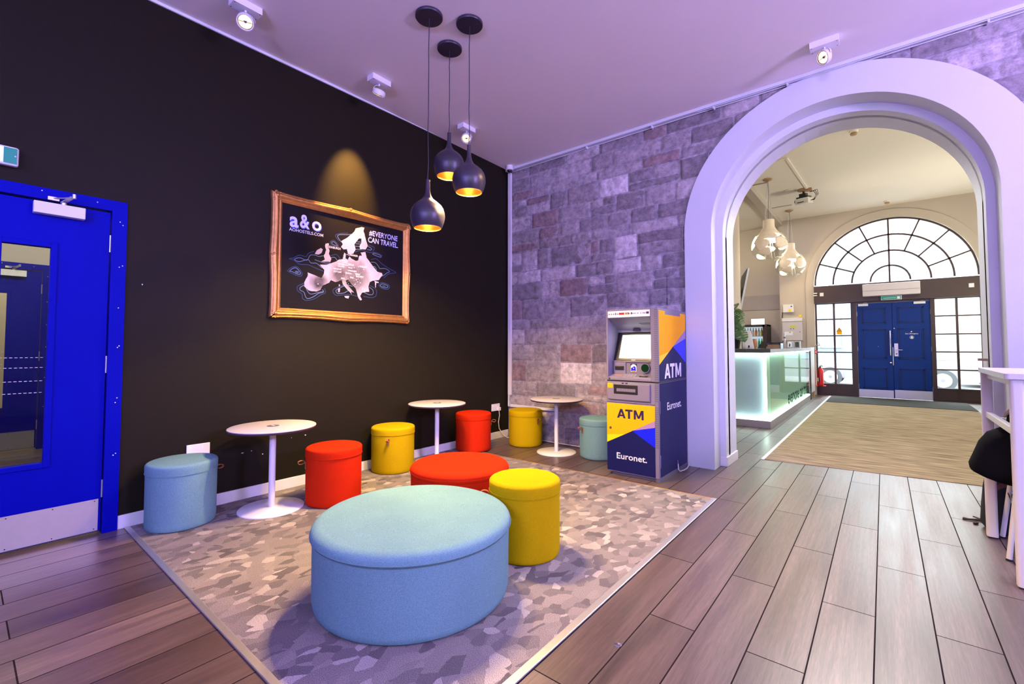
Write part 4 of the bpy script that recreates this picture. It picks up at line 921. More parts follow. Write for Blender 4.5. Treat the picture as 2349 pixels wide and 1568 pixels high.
# ================================================================ HIGH TABLE, STOOL, COAT (right edge)
t = thing('high_table', 'white metal high table at the right edge of the picture', 'table', (.95, 3.77, 0))
f = MB(); hx0, hx1, hy0, hy1 = .466, 1.62, 3.345, 4.175
def rrect(x0, x1, y0, y1, r, n=5):
    P = []
    for cx, cy, a in ((x1-r, y1-r, 0), (x0+r, y1-r, 90), (x0+r, y0+r, 180), (x1-r, y0+r, 270)):
        P += [(cx+r*math.cos(R(a+90*k/n)), cy+r*math.sin(R(a+90*k/n))) for k in range(n+1)]
    return P
FZ = lambda u, v, d: (u, v, d)
f.prism(rrect(hx0, hx1, hy0, hy1, .02), FZ, 1.032, 1.062); tp = f.build('tabletop', 'whitemetal', t, bevel=.002)
f = MB(); f.box(.500, .530, 3.39, 4.14, .996, 1.032); f.box(1.55, 1.58, 3.39, 4.14, .996, 1.032); f.box(.53, 1.55, 3.372, 3.398, .996, 1.032); f.box(.53, 1.55, 4.13, 4.155, .996, 1.032); f.build('apron', 'whitemetal', t, smooth=False, bevel=.002)
for (a, b) in ((.512, 3.385), (.500, 4.150), (1.57, 3.385), (1.57, 4.15)):
    f = MB(); f.prism(rrect(a-.026, a+.026, b-.026, b+.026, .015), FZ, .010, 1.032); lg = f.build('leg', 'whitemetal', t); f = MB(); f.prism(rrect(a-.022, a+.022, b-.022, b+.022, .01), FZ, 0, .0105); f.build('foot_cap', 'black', lg)
f = MB(); f.prism([(.488, .752), (.515, .752), (.515, .788), (.488, .788)], lambda u, v, d: (u, d, v), 3.40, 4.13); f.build('stretcher', 'whitemetal', t, bevel=.003)
f = MB(); f.box(.52, 1.55, 4.135, 4.16, .728, .753); f.build('stretcher', 'whitemetal', t, bevel=.003)
t = thing('high_stool', 'white tubular high stool under the high table, draped with a black coat', 'stool', (.74, 3.93, 0))
feet = [((.514, 3.762, 0), (.60, 3.84, .74)), ((.548, 4.190, 0), (.62, 4.06, .74)), ((.95, 3.76, 0), (.87, 3.84, .74)), ((.95, 4.19, 0), (.87, 4.06, .74))]
for a, b in feet:
    a, b = Vector(a), Vector(b)
    f = MB(); f.cyl(a+(b-a)*.012, b, .0125, 14); lg = f.build('leg', 'whitemetal', t); f = MB(); f.cyl(a+Vector((0, 0, 0)), a+(b-a)*.014, .014, 14); f.build('foot_cap', 'black', lg)
f = MB(); f.prism(rrect(.56, .91, 3.80, 4.10, .05), FZ, .735, .765); f.build('seat', 'whitemetal', t, bevel=.006)
f = MB()
for z, k in ((.30, .40), (.42, .56)):
    P = [Vector(a).lerp(Vector(b), k) for a, b in feet]; f.cyl(P[0], P[2], .008, 10); f.cyl(P[1], P[3], .008, 10); f.cyl(P[0], P[1], .008, 10)
f.build('foot_rail', 'chrome', t)
f = MB(); f.tube([(.585, 3.845, .74), (.575, 3.85, .84), (.60, 3.855, .90), (.66, 3.86, .925), (.80, 3.86, .928), (.90, 3.86, .915), (.93, 3.855, .84), (.92, 3.85, .74)], .0125, 12)
f.tube([(.585, 3.85, .84), (.93, 3.85, .84)], .010, 10); f.build('backrest', 'whitemetal', t)
# coat : thick draped cloth over the back rest
f = MB(); rings = []
S_ = [(.440, .50, .075, .96, .13), (.452, .455, .08, .985, .15), (.468, .41, .08, .985, .155), (.488, .374, .08, .985, .16), (.51, .370, .085, 1.0, .16), (.56, .388, .085, 1.0, .16), (.64, .415, .08, .99, .15), (.69, .447, .075, .98, .14), (.725, .50, .065, .975, .13), (.755, .526, .065, .97, .12), (.80, .530, .055, .96, .10), (.835, .552, .045, .95, .08), (.862, .590, .035, .93, .06), (.885, .63, .02, .90, .035)]
for k, (z, xl, _, xr, hy) in enumerate(S_):
    ring = []; n = 40
    for i in range(n):
        a = 2*PI*i/n; cx, hx = (xl+xr)/2, (xr-xl)/2
        c, s = math.cos(a), math.sin(a); ex = math.copysign(abs(c)**.7, c); ey = math.copysign(abs(s)**.8, s)
        fold = 1+.10*math.sin(a*7+z*4)*(1-(z-.44)/.5)
        ring.append((cx+hx*ex, 3.79+hy*ey*fold-.02*(z > .7), z+.012*math.sin(a*3)))
    rings.append(ring)
f.ringloft(rings)
co = tag(f.build('coat', 'cloth', ang=2), 'black coat hanging over the stool under the high table', 'coat')
f = MB(); f.tube([(.520, 3.79, .795), (.535, 3.785, .820), (.557, 3.785, .847), (.590, 3.785, .874), (.63, 3.785, .893)], [.006, .010, .011, .010, .006], 8); o = f.build('lining_edge', 'beige', co); o['label'] = 'pale lining edge of the coat'
f = MB(); f.sphere((.80, 3.70, .885), .1, 24, 14, (1.65, .7, .55)); f.sphere((.71, 3.68, .845), .06, 18, 10, (1.2, .8, .8))
for v in f.bm.verts: v.co += v.co.normalized()*.012*noise.noise(v.co*22)
tag(f.build('fleece_scarf', 'beige', ang=2), 'beige brown fleece bundle lying on top of the black coat', 'scarf')
f = MB(); rings = []
for k, (z, sx, sy) in enumerate([(.006, .25, .11), (.03, .27, .125), (.15, .275, .13), (.28, .265, .12), (.37, .24, .10), (.43, .17, .06), (.445, .08, .03)]):
    rings.append([(.742+sx*math.copysign(abs(math.cos(a))**.6, math.cos(a))*(1+.05*math.sin(3*a+z*9)), 4.33+sy*math.copysign(abs(math.sin(a))**.6, math.sin(a)), z) for a in [2*PI*i/32 for i in range(32)]])
f.ringloft(rings); bg = tag(f.build('backpack', 'navycloth', ang=2), 'dark navy backpack on the floor behind the high table legs', 'backpack')
f = MB(); f.ribbon([(.500, 4.22, .235), (.510, 4.205, .27), (.545, 4.195, .315), (.60, 4.195, .345), (.66, 4.20, .36), (.73, 4.22, .375)], (0, .3, 1), .03, .004); o = f.build('shoulder_strap', 'burgundy', bg); o['label'] = 'burgundy shoulder strap'
f = MB(); f.tube([(.395, 4.45, .006), (.43, 4.455, .008), (.47, 4.48, .007), (.505, 4.49, .010)], .0065, 6); f.tube([(.40, 4.47, .008), (.425, 4.458, .008)], .005, 6); f.tube([(.455, 4.53, .012), (.49, 4.50, .008)], .005, 6)
f.tube([(.440, 4.38, .006), (.455, 4.385, .007), (.462, 4.40, .007)], .007, 6)
tag(f.build('strap_end', 'twig'), 'thin brown strap ends trailing onto the plank floor', 'strap')
# ================================================================ ENTRANCE HALL
HC = 4.43
f = MB(); arch_wall(f, -5.5, 3.0, 4.6, ACX, ACZ-.012, AR2, 5.0, 5.30); struct(f.build('wall_hall_near', 'plaster', smooth=False), 'thick wall around the arch, hall side')
f = MB(); f.box(-5.5, 3.0, 5.0, 14.2, HC, HC+.1); struct(f.build('ceiling_hall', 'hallceil', smooth=False))
f = MB(); f.box(-2.65, -2.07, 5.30, 9.36, 0, HC); struct(f.build('wall_hall_left', 'cream', smooth=False), 'end of the left hall wall')
f = MB(); f.box(-5.6, -5.5, 5.0, 14.2, 0, HC); f.box(-5.5, -2.0, 13.95, 14.1, 0, HC); f.box(-2.05, -2.0, 13.45, 13.95, 0, HC); struct(f.build('wall_hall_nook', 'cream', smooth=False))
f = MB(); f.box(2.4, 2.5, 5.0, 14.2, 0, HC); struct(f.build('wall_hall_right', 'cream', smooth=False))
WCX, WCZ = .15, 2.70
f = MB(); arch_wall(f, -2.0, 2.45, HC, WCX, WCZ, 1.45, 13.45, 13.72); struct(f.build('wall_hall_far', 'cream', smooth=False), 'cream wall with the big arched window')
f = MB(); horseshoe(f, WCX, WCZ, 1.63, 1.452, 13.425, 13.46); struct(f.build('trim_5', 'cream', ang=.5, bevel=.004), 'raised band around the arched window')
f = MB(); f.box(-1.50, -1.30, 13.415, 13.44, 1.470, 1.485); struct(f.build('trim_6', 'cream', smooth=False))
f = MB(); f.box(-4.2, -2.05, 13.935, 13.951, 2.18, 2.58); struct(f.build('trim_7', 'greypanel', smooth=False), 'grey painted band on the wall behind the counter')
f = MB(); f.box(-2.12, -1.96, 9.36, 13.45, 4.30, HC); struct(f.build('trim_8', 'cream', smooth=False), 'boxed beam along the hall ceiling')
f = MB(); f.ringloft([[(-1.006, 5.44, .004), (1.30, 5.66, .004), (1.30, 5.66, 0), (-1.006, 5.44, 0)], [(-.995, 12.4, .004), (1.30, 12.4, .004), (1.30, 12.4, 0), (-.995, 12.4, 0)]]); hc = tag(f.build('hall_carpet', 'carpet', smooth=False), 'large streaked tan carpet on the hall floor beyond the arch', 'carpet')
f = MB(); f.box(-1.035, -1.004, 5.43, 13.3, 0, .007); f.build('edge_trim', 'white', hc, smooth=False)
f = MB(); f.box(-.985, 1.315, 11.85, 13.38, .0045, .012); mt_ = tag(f.build('door_mat', 'mattress', smooth=False), 'dark grey mat in front of the blue double doors', 'mat')
# beam across the window
f = MB(); f.box(-1.302, 1.602, 13.38, 13.60, 2.24, 2.66); struct(f.build('trim_9', 'beam', smooth=False), 'dark brown beam across the arched window')
# windows
WY0, WY1 = 13.52, 13.57
def bar(f, a, b, w=.032, y0=WY0, y1=WY1):
    a, b = Vector((a[0], 0, a[1])), Vector((b[0], 0, b[1])); d = (b-a).normalized(); n = Vector((-d.z, 0, d.x))*w/2
    f.ringloft([[(p.x+s*n.x, y, p.z+s*n.z) for s, y in ((-1, y0), (1, y0), (1, y1), (-1, y1))] for p in (a, b)])
w1 = struct(thing('window_1', 'half round fanlight with curved glazing bars', None, (WCX, 13.54, 2.66)))
f = MB()
def ringbar(f, r, w): 
    O, I = arc(WCX, WCZ, r+w/2, 0, PI, 40), arc(WCX, WCZ, r-w/2, 0, PI, 40)
    f.ringloft([[(a, WY0, b), (c, WY0, d), (c, WY1, d), (a, WY1, b)] for (a, b), (c, d) in zip(O, I)])
ringbar(f, 1.435, .035); f.build('outer_frame', 'brownframe', w1, ang=.5)
for r in (1.068, .700, .352):
    f = MB(); ringbar(f, r, .034); f.build('curved_glazing_bar', 'brownframe', w1, ang=.5)
for a in (21.5, 45, 68, 112, 135, 158.5):
    f = MB(); bar(f, (WCX+.70*math.cos(R(a)), WCZ+.70*math.sin(R(a))), (WCX+1.43*math.cos(R(a)), WCZ+1.43*math.sin(R(a))), .03); f.build('radial_glazing_bar', 'brownframe', w1, smooth=False)
f = MB(); bar(f, (WCX-.005, WCZ-.04), (WCX-.005, WCZ+1.43), .034); f.build('radial_glazing_bar', 'brownframe', w1, smooth=False)
f = MB(); f.poly([(x, 13.545, z) for x, z in arc(WCX, WCZ, 1.43, 0, PI, 40)]); f.build('glass_pane', 'glass', w1, smooth=False)
def sidelight(nm, x0, x1, xm, zs, lab):
    w = struct(thing(nm, lab, None, ((x0+x1)/2, 13.54, 0)))
    f = MB(); f.box(x0-.03, x0+.005, WY0-.02, WY1, .0, 2.26); f.box(x1-.005, x1+.05, WY0-.02, WY1, 0, 2.26); f.box(x0, x1, WY0, WY1, 2.222, 2.26)
    f.box(xm-.020, xm+.020, WY0-.01, WY1, 0, 2.25); f.box(x0, x1, WY0, WY1, .245, .285); f.box(x0, x1, WY0, WY1, 0, .045); f.build('window_frame', 'brownframe', w, smooth=False)
    for z in zs: f = MB(); f.box(x0, x1, WY0, WY1, z-.014, z+.014); f.build('glazing_bar', 'brownframe', w, smooth=False)
    for a, b in ((x0, xm-.02), (xm+.02, x1)):
        f = MB(); f.box(a-.001, b+.001, WY0+.015, WY1-.01, .044, .246); f.build('lower_panel', 'beam', w, smooth=False)
    f = MB(); f.box(x0, x1, 13.543, 13.547, .28, 2.23); g = f.build('glass_pane', 'glass', w, smooth=False)
    return w
wl = sidelight('window_2', -1.270, -.585, -.918, (1.850, 1.447, 1.045, .641), 'tall ten pane side window left of the double doors')
sidelight('window_3', .880, 1.585, 1.228, (1.850, 1.457, 1.070, .684), 'tall ten pane side window right of the double doors')
f = MB(); Fp = FY(13.541); f.m(0); cx_, b_ = -.824, 1.545
f.prism([(cx_-.050, b_-.065), (cx_+.050, b_-.065), (cx_+.050, b_), (cx_-.050, b_)], Fp, 0, -.001); f.prism([(cx_-.062, b_), (cx_+.062, b_), (cx_, b_+.105)], Fp, .001, 0); f.m(1); f.prism([(cx_-.050, b_+.006), (cx_+.050, b_+.006), (cx_, b_+.090)], Fp, .002, .001); f.m(0); f.prism([(cx_-.038, b_+.012), (cx_+.038, b_+.012), (cx_, b_+.076)], Fp, .003, .002); f.m(1); f.prism([(cx_-.020, b_+.018), (cx_+.022, b_+.026), (cx_+.018, b_+.036), (cx_-.018, b_+.026)], Fp, .004, .003)
tag(f.build('warning_sticker', ['yellow', 'black'], smooth=False), 'yellow triangle warning sticker on the left side window', 'sticker')
# double doors
f = MB(); f.box(-.535, -.476, 13.47, 13.60, 0, 2.24); f.box(.812, .870, 13.47, 13.60, 0, 2.24); f.box(-.48, .82, 13.49, 13.60, 2.200, 2.24); struct(f.build('door_frame', 'brownframe', smooth=False), 'dark frame of the double doors')
def leafdoor(nm, x0, x1, lab, left):
    d = struct(thing(nm, lab, None, ((x0+x1)/2, 13.50, 0)))
    f = MB(); f.box(x0, x1, 13.500, 13.545, .008, 2.196); f.build('door_leaf', 'bluepaint', d, smooth=False, bevel=.002)
    px0, px1 = (x0+.082, x1-.095) if left else (x0+.085, x1-.10)
    for z0, z1 in ((1.715, 2.085), (.905, 1.60), (.215, .70)):
        f = MB()
        for e, y, w in ((0, 13.490, .016), (.030, 13.494, .012)):
            a, b, c, g = px0+e, px1-e, z0+e, z1-e
            y -= .006; f.m(0)
            f.box(a, a+w, y, 13.501, c, g); f.box(b-w, b, y, 13.501, c, g); f.box(a, b, y, 13.501, c, c+w); f.box(a, b, y, 13.501, g-w, g)
            if e == 0:
                f.m(1); f.box(a+w, b-w, 13.497, 13.501, c+w, c+w+.018); f.box(a+w, b-w, 13.497, 13.501, g-w-.018, g-w); f.box(a+w, a+w+.018, 13.497, 13.501, c+w, g-w); f.box(b-w-.018, b-w, 13.497, 13.501, c+w, g-w)  # flat dark strips paint in the shade of a groove beside the moulding
        f.build('panel_moulding', ['bluepaint', 'darkblue'], d, smooth=False)
    f = MB(); f.box(x0+.004, x1-.004, 13.495, 13.501, .012, .188 if left else .205); f.build('kick_plate', 'steel', d, smooth=False)
    hx = x0-.004 if left else x1+.004
    for z in (1.95, 1.13, .26):
        f = MB(); f.cyl((hx, 13.495, z-.05), (hx, 13.495, z+.05), .008, 8); f.build('hinge', 'steel', d)
    f = MB(); a, b = (x0+.03, x0+.215) if left else (x1-.27, x1-.075); f.box(a, b, 13.46, 13.50, 2.135, 2.185); c = f.build('door_closer', 'white', d, smooth=False)
    f = MB(); m_ = (a+b)/2; f.tube([(m_, 13.47, 2.187), (m_+.02, 13.40, 2.20), (m_+.07, 13.46, 2.205)], .006, 6); f.build('closer_arm', 'steel', c)
    return d
dl = leafdoor('door_2', -.474, .158, 'left leaf of the deep blue panelled double doors', True)
dr_ = leafdoor('door_3', .170, .810, 'right leaf of the deep blue panelled double doors', False)
f = MB(); f.cyl((.120, 13.455, .985), (.120, 13.455, 1.545), .013, 12); f.cyl((.12, 13.455, 1.02), (.12, 13.50, 1.02), .008, 8); f.cyl((.12, 13.455, 1.51), (.12, 13.50, 1.51), .008, 8); f.build('pull_handle', 'chrome', dl)
f = MB(); f.sphere((.118, 13.475, .815), .026, 14, 8); f.cyl((.118, 13.475, .815), (.118, 13.50, .815), .012, 10); f.build('door_knob', 'chrome', dl)
f = MB(); f.box(-.10, -.092, 13.497, 13.501, 1.18, 1.188); f.build('stud', 'chrome', dl)
f = MB(); f.box(.150, .178, 13.530, 13.555, .008, 2.196); f.build('meeting_stile', 'bluepaint', dr_, smooth=False); f = MB(); f.box(.158, .168, 13.492, 13.502, .76, 1.17); f.build('meeting_strip', 'white', dr_, smooth=False)
f = MB(); f.box(.186, .262, 13.490, 13.501, .965, 1.255); f.m(1); f.lathe([(.014, 0), (.014, .003)], seg=12, T=Matrix.Translation((.224, 13.490, 1.02)) @ Matrix.Rotation(R(90), 4, 'X')); lk = f.build('lock_plate', ['steel', 'black'], dr_, smooth=False, bevel=.003)
f = MB(); f.cyl((.215, 13.49, 1.115), (.215, 13.45, 1.115), .009, 10); f.cyl((.215, 13.45, 1.115), (.325, 13.45, 1.105), .009, 10); f.build('lever_handle', 'chrome', lk)
f = MB(); f.cyl((.195, 13.50, 1.60), (.195, 13.494, 1.60), .011, 12); f.build('spy_hole', 'white', dr_)
F = FY(13.4985); f = MB(); text_into(f, 'Exit | Emergency', F, .385, 1.462, .215, .027, bold=.01); f.prism([(.470, 1.518), (.498, 1.502), (.498, 1.538)], F, .001, 0)
O = arc(.492, 1.392, .036, 0, 2*PI, 24)[:-1]; I = arc(.492, 1.392, .031, 0, 2*PI, 24)[:-1]
for i in range(24): f.poly([F(*O[i], 0), F(*O[(i+1) % 24], 0), F(*I[(i+1) % 24], 0), F(*I[i], 0)])
f.prism([(.475, 1.370), (.510, 1.370), (.510, 1.402), (.475, 1.402)], F, .001, 0); f.prism([(.480, 1.406), (.504, 1.406), (.504, 1.418), (.480, 1.418)], F, .001, 0); f.build('door_lettering', 'white_print', dr_, smooth=False)
# things on the beam
t = thing('air_curtain', 'long cream air curtain box above the double doors', 'heater', (.15, 13.38, 2.335)); f = MB(); f.box(-.350, .648, 13.20, 13.38, 2.338, 2.612); f.build('casing', 'purplewhite', t, smooth=False, bevel=.012); f = MB(); f.box(-.34, .64, 13.196, 13.20, 2.452, 2.458); f.build('seam', 'atmgrey', t, smooth=False)
t = thing('exit_sign', 'small green exit sign hanging over the double doors', 'exit sign', (.16, 13.33, 2.235)); f = MB(); f.box(-.022, .338, 13.32, 13.36, 2.240, 2.330); f.build('housing', 'white', t, smooth=False, bevel=.004); f = MB(); f.box(-.012, .328, 13.316, 13.32, 2.248, 2.322); f.m(1); f.box(.02, .24, 13.3145, 13.316, 2.28, 2.287); f.box(.26, .31, 13.3145, 13.316, 2.26, 2.31); f.build('light_panel', ['exitgreen', 'white_print'], t, smooth=False)
for x0, x1, z0, z1, lab in ((-1.182, -1.106, 2.412, 2.498, 'white square plate at the left end of the dark beam'), (1.408, 1.490, 2.422, 2.508, 'white square plate at the right end of the dark beam')):
    f = MB(); f.box(x0, x1, 13.366, 13.381, z0, z1); tag(f.build('switch_plate', 'white', smooth=False, bevel=.002), lab, 'switch')
t = thing('conduit_bracket', 'two short white conduit ends at the left end of the beam', 'bracket', (-1.28, 13.37, 2.42))
for z in (2.435, 2.49): f = MB(); f.cyl((-1.315, 13.365, z), (-1.235, 13.365, z), .016, 10); f.build('conduit_end', 'white', t)
f = MB(); f.tube([(-1.29, 13.37, 2.41), (-1.30, 13.37, 2.34), (-1.29, 13.37, 2.25)], .006, 6); f.build('cable', 'black', t)
# fire extinguisher, call point, hook
t = thing('fire_extinguisher', 'red fire extinguisher by the left side window', 'fire extinguisher', (-1.205, 13.30, .23))
f = MB(); f.lathe([(.055, 0), (.066, .01), (.067, .03), (.067, .36), (.055, .40), (.028, .425), (.022, .44)], -1.205, 13.30, .235, 28); f.build('cylinder', 'redpaint', t, ang=1)
f = MB(); f.lathe([(.018, .44), (.018, .47)], -1.205, 13.30, .235, 12); f.box(-1.225, -1.15, 13.29, 13.31, .70, .712); f.box(-1.215, -1.16, 13.29, 13.31, .722, .733); f.build('valve_head', 'black', t)
f = MB(); f.tube([(-1.215, 13.28, .69), (-1.245, 13.23, .66), (-1.235, 13.22, .50), (-1.225, 13.225, .32)], .010, 8); f.build('hose', 'black', t)
f = MB(); f.box(-1.262, -1.235, 13.232, 13.236, .34, .43); f.build('label_strip', 'white_print', t, smooth=False)
f = MB(); f.box(-1.30, -1.10, 13.28, 13.44, .225, .236); f.box(-1.12, -1.10, 13.30, 13.44, .22, .24); f.build('wall_bracket', 'redpaint', t, smooth=False)
t = thing('fire_call_point', 'small red fire alarm call point between counter and window', 'call point', (-1.335, 13.44, 1.13)); f = MB(); f.box(-1.318, -1.272, 13.39, 13.425, 1.010, 1.090); f.build('housing', 'redpaint', t, smooth=False, bevel=.004); f = MB(); f.box(-1.308, -1.282, 13.388, 13.39, 1.035, 1.065); f.build('glass_window', 'white_print', t, smooth=False)
t = thing('wall_hook', 'grey metal hook beside the left side window', 'hook', (-1.27, 13.43, 1.22)); f = MB(); f.cyl((-1.31, 13.44, 1.205), (-1.31, 13.36, 1.205), .014, 10); f.cyl((-1.31, 13.37, 1.205), (-1.19, 13.30, 1.215), .012, 10); f.cyl((-1.235, 13.33, 1.29), (-1.175, 13.32, 1.16), .010, 10); f.build('arm', 'steel', t)
# electrical boxes
t = thing('meter_box', 'small white box with a round yellow sticker on the hall wall', 'electrical box', (-1.855, 13.45, 2.05)); f = MB(); f.box(-1.972, -1.738, 13.36, 13.45, 2.055, 2.252); f.build('casing', 'white', t, smooth=False, bevel=.006)
f = MB(); f.prism(arc(-1.822, 2.10, .032, 0, 2*PI, 20)[:-1], FY(13.359), .001, 0); f.build('round_sticker', 'yellow2', t, smooth=False); f = MB(); f.prism(arc(-1.785, 2.20, .016, 0, 2*PI, 16)[:-1], FY(13.359), .004, 0); f.build('key_lock', 'black', t, smooth=False)
t = thing('fuse_cabinet', 'larger pale grey electrical cabinet with lime label below the small box', 'electrical box', (-1.77, 13.45, 1.33)); f = MB(); f.box(-1.988, -1.556, 13.30, 13.45, 1.335, 1.808); f.build('casing', 'purplewhite', t, smooth=False, bevel=.006); f = MB(); f.box(-1.990, -1.554, 13.29, 13.45, 1.815, 1.905); f.build('top_cover', 'white', t, smooth=False, bevel=.004)
f = MB(); f.box(-1.815, -1.685, 13.2965, 13.30, 1.670, 1.712); f.build('lime_label', 'label_green', t, smooth=False); f = MB(); f.box(-1.93, -1.76, 13.2965, 13.30, 1.47, 1.56); f.m(1); f.box(-1.84, -1.80, 13.296, 13.2965, 1.535, 1.548); f.box(-1.81, -1.79, 13.2962, 13.30, 1.62, 1.64); f.box(-1.75, -1.73, 13.2962, 13.30, 1.62, 1.64); f.box(-1.615, -1.60, 13.2962, 13.30, 1.54, 1.56); f.build('notice', ['white_print', 'navy_print'], t, smooth=False)
f = MB(); f.tube([(-1.992, 13.43, 2.06), (-2.0, 13.43, 1.95), (-1.995, 13.43, 1.82), (-1.998, 13.43, 1.16)], .010, 8); f.build('supply_cable', 'black', t)
f = MB(); f.box(-1.64, -1.585, 13.44, 13.45, 1.93, 1.985); tag(f.build('wall_tag', 'yellow2', smooth=False), 'tiny yellow tag on the hall wall above the fuse cabinet', 'label')
# ================================================================ RECEPTION COUNTER
t = thing('reception_counter', 'glowing mint green glass reception counter with black top', 'counter', (-1.65, 9.9, 0))
f = MB(); f.box(-2.06, -1.292, 7.502, 12.16, .0, .105); f.build('plinth', 'plinth', t, smooth=False, bevel=.003)
f = MB(); f.box(-2.03, -1.365, 7.575, 12.14, .105, 1.10); f.m(1); f.box(-2.02, -1.385, 7.570, 7.576, .11, 1.095); f.build('carcass', [mat('mint_back_panel', (.40, .62, .44), .6, var=.03), mat('pale_blue_back_panel', (.46, .58, .60), .6, var=.03)], t, smooth=False)
f = MB(); f.box(-1.296, -1.290, 7.504, 12.14, .106, 1.098); gp = f.build('front_glass', 'glass', t, smooth=False); gp['label'] = 'clear glass front with dark lettering'
f = MB(); f.box(-2.03, -1.30, 7.504, 7.510, .106, 1.098); f.build('end_glass', 'glass', t, smooth=False)
f = MB(); f.box(-1.360, -1.300, 7.53, 12.13, 1.070, 1.092); f.box(-1.360, -1.300, 7.53, 12.13, .108, .128); f.box(-1.365, -1.345, 7.530, 7.572, .12, 1.08); f.box(-2.02, -1.38, 7.515, 7.565, 1.070, 1.092); f.box(-2.02, -1.38, 7.515, 7.565, .108, .125); f.build('led_strip', 'ledwhite', t, smooth=False)
f = MB(); f.box(-2.06, -1.275, 7.485, 12.16, 1.100, 1.156); f.build('worktop', 'counterblack', t, smooth=False, bevel=.002)
f = MB(); f.box(-1.276, -1.272, 7.486, 12.16, 1.101, 1.153); f.build('worktop_edge', 'steel', t, smooth=False)
f = MB(); f.box(-1.300, -1.280, 12.14, 12.24, .0, 1.085); f.build('corner_post', 'black', t, smooth=False)
f = MB(); text_into(f, 'everyone can travel', FX(-1.2895), 9.06, .20, 2.74, .235, bold=.015); f.build('lettering', 'text_green', gp, smooth=False)
t2 = thing('counter_gate', 'white end gate of the reception counter, beyond the black post', 'gate', (-1.31, 12.6, 0)); f = MB(); f.box(-1.33, -1.285, 12.26, 12.95, .14, 1.14); f.build('panel', 'white', t2, smooth=False, bevel=.004); f = MB(); f.box(-1.34, -1.28, 12.25, 12.96, 1.14, 1.165); f.build('cap', 'white', t2, smooth=False); f = MB(); f.box(-1.33, -1.29, 12.30, 12.42, 0, .14); f.box(-1.33, -1.29, 12.8, 12.9, 0, .14); f.build('foot', 'woodlight', t2, smooth=False)
# plant
t = thing('monstera_plant', 'green split leaf plant on the near end of the reception counter', 'plant', (-1.86, 7.98, 1.156))
f = MB(); f.lathe([(.075, 0), (.10, .16), (.105, .165), (.095, .165), (.09, .15)], -1.87, 7.98, 1.1565, 28); f.build('pot', 'black', t)
def leaf(mb, base, tip, w, nrm):
    base, tip = Vector(base), Vector(tip); L = (tip-base).length; d = (tip-base).normalized(); sd = d.cross(Vector(nrm)).normalized(); up = sd.cross(d)
    n = 30
    for s in (-1, 1):
        for k in range(n):
            a, b = k/n, (k+1)/n
            def hw(t_): return w*(math.sin(PI*min(1, t_*.93+.07))**.6)*(1 if (t_*7) % 1 < .72 or t_ < .12 or t_ > .9 else .32)
            wa = hw((a+b)/2)
            P = []
            for t_, q in ((a, 0), (b, 0), (b, 1), (a, 1)):
                off = wa*q; P.append(base+d*(L*t_-off*.25)+sd*s*off+up*(-.25*L*t_*t_+.10*off-.6*off*off/w))
            mb.poly(P if s > 0 else P[::-1])
r_ = random.Random(9); LV = [((-1.82, 7.95, 1.78), (-1.70, 7.88, 1.66), .09), ((-1.88, 7.95, 1.80), (-1.74, 7.9, 1.76), .07), ((-1.84, 7.93, 1.68), (-1.70, 7.85, 1.50), .10), ((-1.80, 7.92, 1.52), (-1.66, 7.82, 1.30), .13), ((-1.90, 7.92, 1.55), (-1.80, 7.85, 1.30), .13), ((-1.92, 7.95, 1.74), (-1.86, 7.85, 1.52), .10), ((-1.92, 7.95, 1.45), (-1.86, 7.83, 1.24), .10), ((-1.88, 8.0, 1.86), (-1.80, 7.95, 1.88), .06), ((-1.84, 8.05, 1.60), (-1.72, 8.15, 1.42), .11)]
f = MB()
for a, b, w in LV: leaf(f, a, b, w, (.3+r_.random()*.3, -.8, .5))
f.build('foliage', 'leaf', t, smooth=False, recalc=False)
f = MB()
for a, b, w in LV: f.tube([(-1.87, 7.98, 1.31), ((a[0]-1.87)/2-.01, (a[1]+7.98)/2, (a[2]+1.31)/2+.05), a], .006, 6)
f.build('stems', 'stem', t)
t = thing('leaflet_stand', 'white slanted leaflet stand on the counter behind the plant', 'leaflet stand', (-1.75, 8.4, 1.156)); f = MB(); f.ringloft([[(-1.79, 8.34, 1.157), (-1.665, 8.38, 1.157), (-1.665, 8.40, 1.157), (-1.79, 8.36, 1.157)], [(-1.83, 8.46, 1.46), (-1.735, 8.49, 1.46), (-1.735, 8.505, 1.46), (-1.83, 8.475, 1.46)]]); f.build('board', 'white', t, smooth=False); f = MB(); f.box(-1.83, -1.70, 8.37, 8.50, 1.157, 1.175); f.m(1); f.box(-1.745, -1.725, 8.345, 8.355, 1.17, 1.21); f.build('base', ['white', 'black'], t, smooth=False)
f = MB(); f.lathe([(.030, 0), (.042, .03), (.045, .08), (.038, .13), (.025, .155), (.03, .165)], -1.775, 8.95, 1.1565, 24); tag(f.build('terracotta_pot', 'terracotta'), 'small orange brown rounded pot on the counter', 'pot')
t = thing('till_tray', 'dark open tray with light wood edge on the counter', 'tray', (-1.6, 9.5, 1.156)); f = MB(); f.ringloft([[(-1.82, 9.40, 1.157), (-1.66, 9.40, 1.157), (-1.66, 9.44, 1.157), (-1.82, 9.44, 1.157)], [(-1.765, 9.55, 1.268), (-1.66, 9.55, 1.268), (-1.66, 9.58, 1.268), (-1.765, 9.58, 1.268)]]); f.box(-1.66, -1.42, 9.56, 9.58, 1.157, 1.268); f.box(-1.66, -1.65, 9.30, 9.58, 1.157, 1.25); f.box(-1.43, -1.42, 9.30, 9.58, 1.157, 1.25); f.build('tray_shell', 'counterblack', t, smooth=False); f = MB(); f.box(-1.65, -1.43, 9.30, 9.315, 1.157, 1.19); f.box(-1.645, -1.435, 9.40, 9.43, 1.157, 1.225); f.build('wood_edge', 'woodlight', t, smooth=False)
